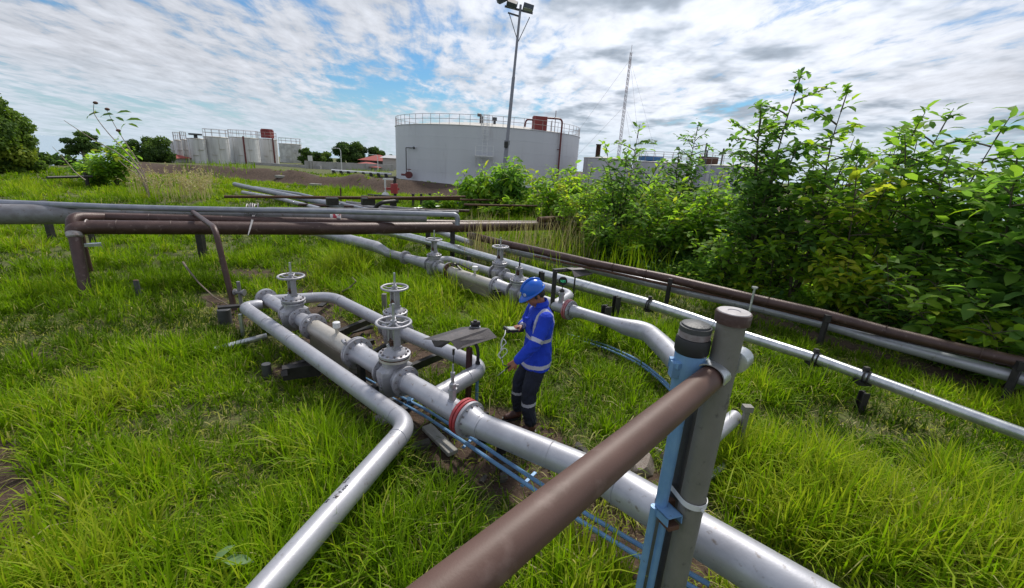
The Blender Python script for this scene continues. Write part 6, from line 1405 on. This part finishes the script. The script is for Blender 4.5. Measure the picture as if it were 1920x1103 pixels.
SH = [('light green airy shrub left of the tall ones, in front of the brown pipe end',1080,462,322,1.1,6,.14,.68,31,{'dens':1.4}),
 ('leafy shrub with its top in front of the radio mast foot',1155,470,248,.95,6,.16,.46,32,{'dens':1.3,'brl':.22,'crown':True}),
 ('thin dark sprig rising right of the radio mast shrub',1262,470,242,.55,3,.15,.28,33,{'low':.6,'crown':True,'brl':.2}),
 ('mid green bushy shrub in front of the grey tank with the blue hatch',1300,500,335,1.2,8,.16,.58,34,{'dens':1.4}),
 ('tallest dark leaved shrub, rising highest against the clouds',1398,545,158,.8,5,.15,.34,35,{'nbr':8,'brl':.19,'crown':True,'low':.3,'dens':1.9}),
 ('tall shrub with two heads directly right of the tallest one',1480,570,190,1.0,5,.16,.46,36,{'nbr':8,'brl':.20,'crown':True,'low':.3,'dens':1.9}),
 ('dense mid height shrub below the tallest one, hiding its stems',1440,560,400,1.1,7,.16,.62,37,{'dens':.8}),
 ('bright yellow green shrub in the middle of the thicket',1560,590,300,1.0,6,.17,.78,38,{'crown':True,'brl':.24,'dens':.9}),
 ('shrub with a slanting leafy top right of the bright one',1600,585,225,1.0,4,.17,.46,39,{'lean':(.4,0),'brl':.22,'crown':True,'nbr':7,'low':.35,'dens':1.8}),
 ('green shrub with spread flat leaf layers, third from the right edge',1690,620,238,1.1,4,.18,.48,40,{'lean':(.4,0),'brl':.24,'crown':True,'nbr':7,'low':.35,'dens':1.8}),
 ('low bright leaved shrub hanging over the brown pipe',1580,612,470,.9,7,.15,.84,41,{'low':.35,'dens':1.6}),
 ('bluish green shrub near the right edge with gaps of sky',1790,650,290,1.1,4,.19,.46,42,{'lean':(.3,0),'dens':1.4,'crown':True,'nbr':7,'low':.3}),
 ('tall dark shrub leaning at the right edge of the view',1835,690,208,1.0,4,.20,.42,43,{'lean':(.5,0),'brl':.24,'dens':1.8,'crown':True,'nbr':7,'low':.35}),
 ('wide shrub cut off by the right edge of the view',1930,720,230,1.0,4,.20,.48,44,{'dens':1.3,'crown':True,'nbr':7,'low':.3}),
 ('low shrub at the foot of the tall ones, over the pipe near the right edge',1760,680,520,.9,6,.17,.66,45,{'dens':.8}),
 ('low dark shrub between the brown pipe and the dense middle thicket',1660,640,470,.9,6,.16,.50,46,{'dens':.8}),
 ('leafy low shrub where the long brown pipe meets the first bracket',1235,495,355,1.2,8,.15,.62,47,{'dens':1.4}),
 ('feathery low shrub just left of the first bracket of the brown pipe',1190,482,420,.8,6,.12,.62,48,{}),
 ('full green bush hiding the lower wall of the grey tank with two chimneys',1200,452,330,1.5,8,.15,.60,56,{'dens':1.6}),
 ('full bush before the ribbed dark tank, left of the tallest shrub',1370,500,305,1.1,8,.16,.50,57,{'dens':1.5}),
 ('bright bush standing between the chimney tank and the blue hatch tank',1255,470,338,1.3,8,.15,.68,58,{'dens':1.5}),
 ('small round shrub over the rusty pipe ends',1115,462,378,1.1,7,.13,.60,49,{'dens':1.5}),
 ('low shrub with mid green leaves behind the tall grey post',1350,540,440,.9,6,.15,.58,50,{}),
 ('shrub at the far right corner, low over the grey pipe',1880,720,560,.9,6,.18,.62,51,{'dens':.8}),
 ('background shrub filling the gap between the tallest one and the tanks',1345,485,330,1.2,6,.16,.56,52,{'dens':1.0}),
 ('background shrub behind the bright yellow green one',1520,520,275,1.4,5,.17,.60,53,{'dens':.6,'crown':True}),
 ('pale background shrub behind the slanting topped one',1640,540,275,1.3,4,.18,.62,54,{'dens':.5,'crown':True}),
 ('darker background shrub between the last tall ones',1760,580,330,1.2,4,.19,.58,55,{'dens':.5,'crown':True})]
for l, u, vb, vt, sp, ns, lf, tn_, sd_, kw in SH: sh_px(l, u, vb, vt, sp, ns, lf, tn_, sd_, **kw)
MID = [('drooping leafed young tree left of the other, before the big tank',890,398,326,1.0,7,.30,.56,61,{'droop':1.4,'width':.75,'dens':2.2}),
 ('dark drooping young tree directly below the floodlight pole',950,402,309,1.2,8,.32,.40,62,{'droop':1.4,'width':.75,'dens':2.2}),
 ('light green bush at the foot of the two young trees',985,408,362,1.5,8,.26,.72,63,{'dens':1.4}),
 ('bright low bush just right of the elbow of the thin grey pipe',925,408,385,1.0,7,.22,.74,64,{'dens':1.3}),
 ('airy layered bush in front of the right part of the big tank',1045,425,320,1.5,7,.22,.66,65,{'dens':1.6}),
 ('yellow green bush between the big tank and the radio mast shrub',1110,430,335,1.5,7,.20,.68,66,{'dens':1.6}),
 ('tiny cone shaped bush behind the thin grey pipe end',806,400,372,.3,5,.16,.45,67,{'dens':1.4}),
 ('narrow pale weed bush right of the cone shaped one',842,400,368,.5,5,.16,.68,68,{'dens':1.2})]
for l, u, vb, vt, sp, ns, lf, tn_, sd_, kw in MID: sh_px(l, u, vb, vt, sp, ns, lf, tn_, sd_, group='bushes in front of the big tank', **kw)
LFT = [('bushy green shrub around the foot of the tall weed on the left',222,352,272,1.4,7,.24,.60,71,{'dens':1.7,'crown':True,'low':.3}),
 ('low round shrub left of the tall weed',190,350,318,.8,6,.24,.66,72,{}),
 ('dark bare twigged shrub behind the barrier pole',165,345,300,1.2,4,.26,.45,73,{'dens':.35})]
for l, u, vb, vt, sp, ns, lf, tn_, sd_, kw in LFT: sh_px(l, u, vb, vt, sp, ns, lf, tn_, sd_, group='shrubs in the grass at left', **kw)
# tall weed with sparse leaves
wb = P(282,378); wd = thing('tall_weed', 'tall leaning weed with bare stems, few drooping leaves and round seed heads', 'weed', wb)
def onplane(u, v, dy=0): d = ray(u, v); t = (wb.y+dy)/d.y; return Vector((d.x*t, d.y*t, CAMZ+d.z*t))
mb = MB(); tips = []
for k, (pl, w_) in enumerate((([(282,378),(272,335),(250,300),(205,252),(178,216),(176,195)],.035),([(282,378),(268,320),(240,275),(215,235),(200,206)],.03),([(280,372),(262,325),(225,290),(175,262),(120,226)],.04),([(284,380),(270,340),(235,312),(222,300)],.03),([(160,338),(140,322),(122,300),(98,275)],.03),([(286,384),(300,350),(310,330)],.02),([(282,376),(262,330),(245,296),(236,262)],.025))):
    pts = smoothp([onplane(u, v, .3*k) for u, v in pl], 4); n = len(pts); mb.tube(pts, [w_*(1-.72*i/(n-1)) for i in range(n)], 6); tips.append(pts)
obj('stems', mb, mat('pale_weed_stem', (.30,.24,.19), (.20,.15,.12), 5), wd)
pp, dd, nn_, ss_, tt_ = [], [], [], [], []
for u, v, du_, dv_, s_, t_ in ((187,211,-26,8,.5,.2),(213,215,-25,2,.5,.22),(218,213,22,-4,.55,.45),(233,228,-16,-8,.4,.3),(236,226,24,-2,.5,.5),(240,232,16,6,.4,.62),(215,227,-18,0,.4,.2),(236,232,-10,10,.35,.6),(180,240,6,12,.3,.6),(222,244,4,10,.3,.2),(180,206,-3,10,.3,.95)):
    a_ = onplane(u, v, .2); b_ = onplane(u+du_, v+dv_, .2); pp.append(tuple(a_)); dd.append(tuple(b_-a_+Vector((0,0,.05)))); nn_.append((.1,-.6,.9)); ss_.append((b_-a_).length*1.15); tt_.append(t_)
np_mesh('leaves', *leaves(np.array(pp), np.array(dd), np.array(nn_), np.array(ss_), np.array(tt_), .7), LEAF, wd)
for u, v in ((179,193),(201,205),(222,245)): mb = MB(); mb.ball(onplane(u, v, .1), .10, 10, sc=(1,1,.7)); obj('seed_head', mb, RUST, wd)
# dry seeding grass and undergrowth
def stalks(zone, n, h, m, name, tone=(.2,.9), heads=True, wid=.012):
    V = []; X, Y = [], []
    for (u0,v0,u1,v1,k) in zone:
        for i in range(int(n*k)):
            u = rng.uniform(u0,u1); v = rng.uniform(v0,v1); q = P(u, v); X.append(q.x); Y.append(q.y)
    X, Y = np.array(X), np.array(Y); n_ = len(X); hh = h*rng.uniform(.6,1.2,n_); az = rng.uniform(0,6.28,n_); ln = np.abs(rng.normal(.25,.2,n_)); z0 = height(X, Y)
    ps = [blades(X, Y, hh, az, ln, np.full(n_, wid), rng.uniform(*tone,n_), z0)]
    if heads:
        k = 14; ii = np.repeat(np.arange(n_), k); t = rng.uniform(.55,1.02,len(ii)); cx_ = X[ii]+np.cos(az[ii])*ln[ii]*hh[ii]*t**1.8; cy_ = Y[ii]+np.sin(az[ii])*ln[ii]*hh[ii]*t**1.8; cz = z0[ii]+hh[ii]*t*(1-.22*ln[ii]*t)
        p = np.stack([cx_, cy_, cz], 1); d = rng.normal(0,1,(len(ii),3)); d[:,2] = np.abs(d[:,2])*.6
        ps.append(leaves(p, d, rng.normal(0,1,(len(ii),3))+[0,0,.5], h*.055*rng.uniform(.6,1.3,len(ii)), rng.uniform(*tone,len(ii)), 1.2))
    o = np_mesh(name, *join(ps), m); o['kind'] = 'stuff'; return o
stalks([(300,372,400,384,1),(240,368,300,382,.35),(350,360,410,375,.4)], 110, 1.5, DRY, 'dry_seed_grass', wid=.02)
stalks([(880,474,1120,500,1),(1040,460,1230,490,.6),(870,470,930,500,.3)], 260, 1.45, DRY, 'dry_tall_grass', (.0,.8), False, .012)
stalks([(900,440,1120,500,1),(1000,480,1260,540,.6)], 420, 1.0, GRASS, 'tall_green_grass', (.55,.88), False, .012)
# undergrowth: low broad leaves under the shrubs
U = []; 
for (u0,v0,u1,v1,w,n_) in ((1050,455,1260,500,1.6,5200),(1260,500,1560,585,1.5,6500),(1560,585,1930,690,1.3,6500),(1180,440,1600,520,2.6,5200),(1600,540,1900,640,1.6,3500)):
    a, b = P(u0,v0), P(u1,v1); t = rng.rand(n_); off = rng.normal(0,w*.45,n_); d = (b-a).normalized(); U.append(np.stack([a.x+(b.x-a.x)*t-d.y*off, a.y+(b.y-a.y)*t+d.x*off], 1))
U = np.concatenate(U); ok = np.ones(len(U), bool)
eg = [P(p[0],p[1],ZE) for p in epts]; dE = np.full(len(U), 1e9)
for i in range(len(eg)-1): dE = np.minimum(dE, seg_dist(U[:,0], U[:,1], eg[i].x, eg[i].y, eg[i+1].x, eg[i+1].y))
mound = fbm(U[:,0], U[:,1], .7, 33, 3); z = height(U[:,0], U[:,1])+rng.rand(len(U))**1.3*(.15+1.1*np.clip(mound-.25,0,1)); z = np.where(dE < .35, np.minimum(z, .35), z)
d = rng.normal(0,1,(len(U),3)); d[:,2] = rng.normal(.1,.5,len(U)); nr = rng.normal(0,.4,(len(U),3))+[0,0,1]
tt = np.clip(.50+1.5*(fbm(U[:,0],U[:,1],.9,44,2)-.5)+rng.normal(0,.12,len(U)), 0, .95)
o = np_mesh('undergrowth', *leaves(np.stack([U[:,0],U[:,1],z],1), d, nr, rng.uniform(.07,.16,len(U)), tt, 1.1), LEAF); o['kind'] = 'stuff'
# the two pale leaves in the front lawn
sh_px('scrubby shrub hiding the far end of the thick brown pipe',1118,486,400,.8,7,.13,.52,97,dens=1.5)
sh_px('low bright scrub in front of the thick brown pipe end',1165,492,432,.8,7,.12,.66,98,dens=1.5)
wl = thing('broad_leaf_weed', 'small weed with two pale pointed leaves in the lawn near the bottom edge', 'weed', P(405,1055))
q = P(400,1052,.30); q2 = P(415,1052,.31)
np_mesh('leaves', *leaves(np.array([tuple(q),tuple(q2)]), np.array([tuple(P(434,1022,.35)-q),tuple(P(470,1048,.30)-q2)]), np.array([(0,-.3,1),(0,-.2,1)]), np.array([(P(434,1022,.35)-q).length*1.1,(P(470,1048,.30)-q2).length*1.1]), np.array([.55,.6]), .8), foliage_mat('pale_leaf', [(0,(.12,.2,.08)),(1,(.22,.34,.16))], .3), wl)
mb = MB(); mb.tube([P(408,1060,0), (q+q2)/2+Vector((0,0,-.02))], .004, 5); obj('stem', mb, TWIG, wl)
# ---- trees
def tree(name, label, base, H, R, seed, tone=.4, leaf=.30, n=3800, trunk=.35, clumps=16, flat=.75, group='trees around the tank farm', low=.25):
    r = random.Random(seed); rg = np.random.RandomState(seed); base = Vector(base); th = thing(name, label, 'tree', base, group)
    mb = MB(); top = base+Vector((R*.05,0,H*.62)); mb.tube([base+Vector((0,0,-.8)), base+Vector((.05*R,0,H*.25)), top], [trunk,trunk*.75,trunk*.3], 8)
    cs = []
    for i in range(clumps):
        a = r.uniform(0,6.28); rr_ = R*math.sqrt(r.random())*.78; zz_ = H*(low+(.93-low)*r.random()*(1-.45*(rr_/R)**2)); s_ = R*r.uniform(.24,.42)
        c = base+Vector((math.cos(a)*rr_, math.sin(a)*rr_, zz_)); cs.append((c, s_)); mid = base.lerp(top, r.uniform(.3,.9)); mb.tube([mid, mid.lerp(c,.5)+Vector((0,0,.1*R)), c], [trunk*.3,trunk*.18,trunk*.05], 5)
    obj('trunk', mb, BARK, th); P_, D_, S_, T_ = [], [], [], []
    wts = np.array([s_**2 for c, s_ in cs]); wts /= wts.sum(); ch = rg.choice(len(cs), n, p=wts); dirs = rg.normal(0,1,(n,3)); dirs /= np.linalg.norm(dirs,axis=1,keepdims=True)
    rad = rg.uniform(.55,1.08,n)**.6; C_ = np.array([tuple(c) for c, s_ in cs])[ch]; SS = np.array([s_ for c, s_ in cs])[ch]
    pos = C_+dirs*(rad*SS)[:,None]*np.array([1,1,flat]); tb = np.array([tone+r.gauss(0,.14) for _ in cs])[ch]
    d = rg.normal(0,1,(n,3)); d[:,2] -= .3; nr = dirs+rg.normal(0,.5,(n,3))+[0,0,.4]
    np_mesh('crown', *leaves(pos, d, nr, leaf*rg.uniform(.6,1.3,n), np.clip(tb+rg.normal(0,.12,n),0,1), 1.3), FARLEAF, th); return th
def tree_px(label, u, vb, vt, halfw, seed, **k):
    b = P(u, vb); dep = (b-Vector((0,0,CAMZ))).dot(FW); H = zat(b.x, b.y, vt, 40); return tree(k.pop('name','broadleaf_tree'), label, b, H, halfw*dep/FPX*.92, seed, **k)
tree_px('very large dense tree cut off by the left edge', -42, 325, 140, 88, 81, tone=.6, leaf=.24, n=42000, clumps=60, low=.05, trunk=.5)
tree_px('smaller bushy tree at the right foot of the big left tree', 30, 326, 225, 40, 82, tone=.55, leaf=.24, n=11000, clumps=24, low=.05)
tree_px('airy dark tree behind the tall weed', 162, 306, 240, 34, 83, tone=.35, leaf=.22, n=6500, clumps=13, flat=.4)
tree_px('round dark tree left of the tank row', 283, 304, 252, 38, 84, tone=.40, leaf=.26, n=15000, clumps=26, low=.12)
tree_px('low olive tree at the far left shoreline', 84, 307, 288, 16, 85, tone=.35, leaf=.25, n=2200)
tree_px('small distant tree low on the shoreline', 116, 306, 296, 22, 86, tone=.15, leaf=.4, n=900)
tree_px('dark narrow tree immediately right of the left tank group', 573, 309, 272, 12, 87, tone=0.27, leaf=.36, n=4160, low=.1)
tree_px('small dark tree above the signboard', 596, 309, 285, 14, 88, tone=0.30, leaf=.36, n=3900, low=.1)
tree_px('bluish small tree right of the signboard', 612, 309, 284, 12, 89, tone=0.47, leaf=.36, n=3380, low=.1)
tree_px('broad dark tree with gaps over the red roofs', 652, 310, 264, 30, 90, tone=0.30, leaf=.36, n=10920, clumps=18, low=.15)
tree_px('dark tree behind the sloping red roof', 674, 308, 270, 22, 91, tone=0.27, leaf=.36, n=7800, low=.15)
tree_px('olive tree between the sloping red roof and the big tank', 706, 309, 276, 20, 92, tone=0.34, leaf=.36, n=6760, low=.15)
tree_px('small dark tree touching the left wall of the big tank', 730, 309, 290, 10, 93, tone=0.32, leaf=.36, n=2340, low=.1)
tree_px('dark tree peeping over the grey tank with two chimneys', 1135, 352, 288, 22, 94, tone=0.32, leaf=.3, n=5200, low=.1)
tree_px('low far tree behind the right hand tanks', 1245, 352, 300, 18, 95, tone=0.42, leaf=.3, n=3900, low=.1)
# tall grass on and below the earth bank, small leafy tufts
stalks([(620,356,700,366,1),(330,312,480,322,1.2),(650,324,730,330,.6)], 260, .8, GRASS, 'bank_grass', (.3,.7), False, .06)
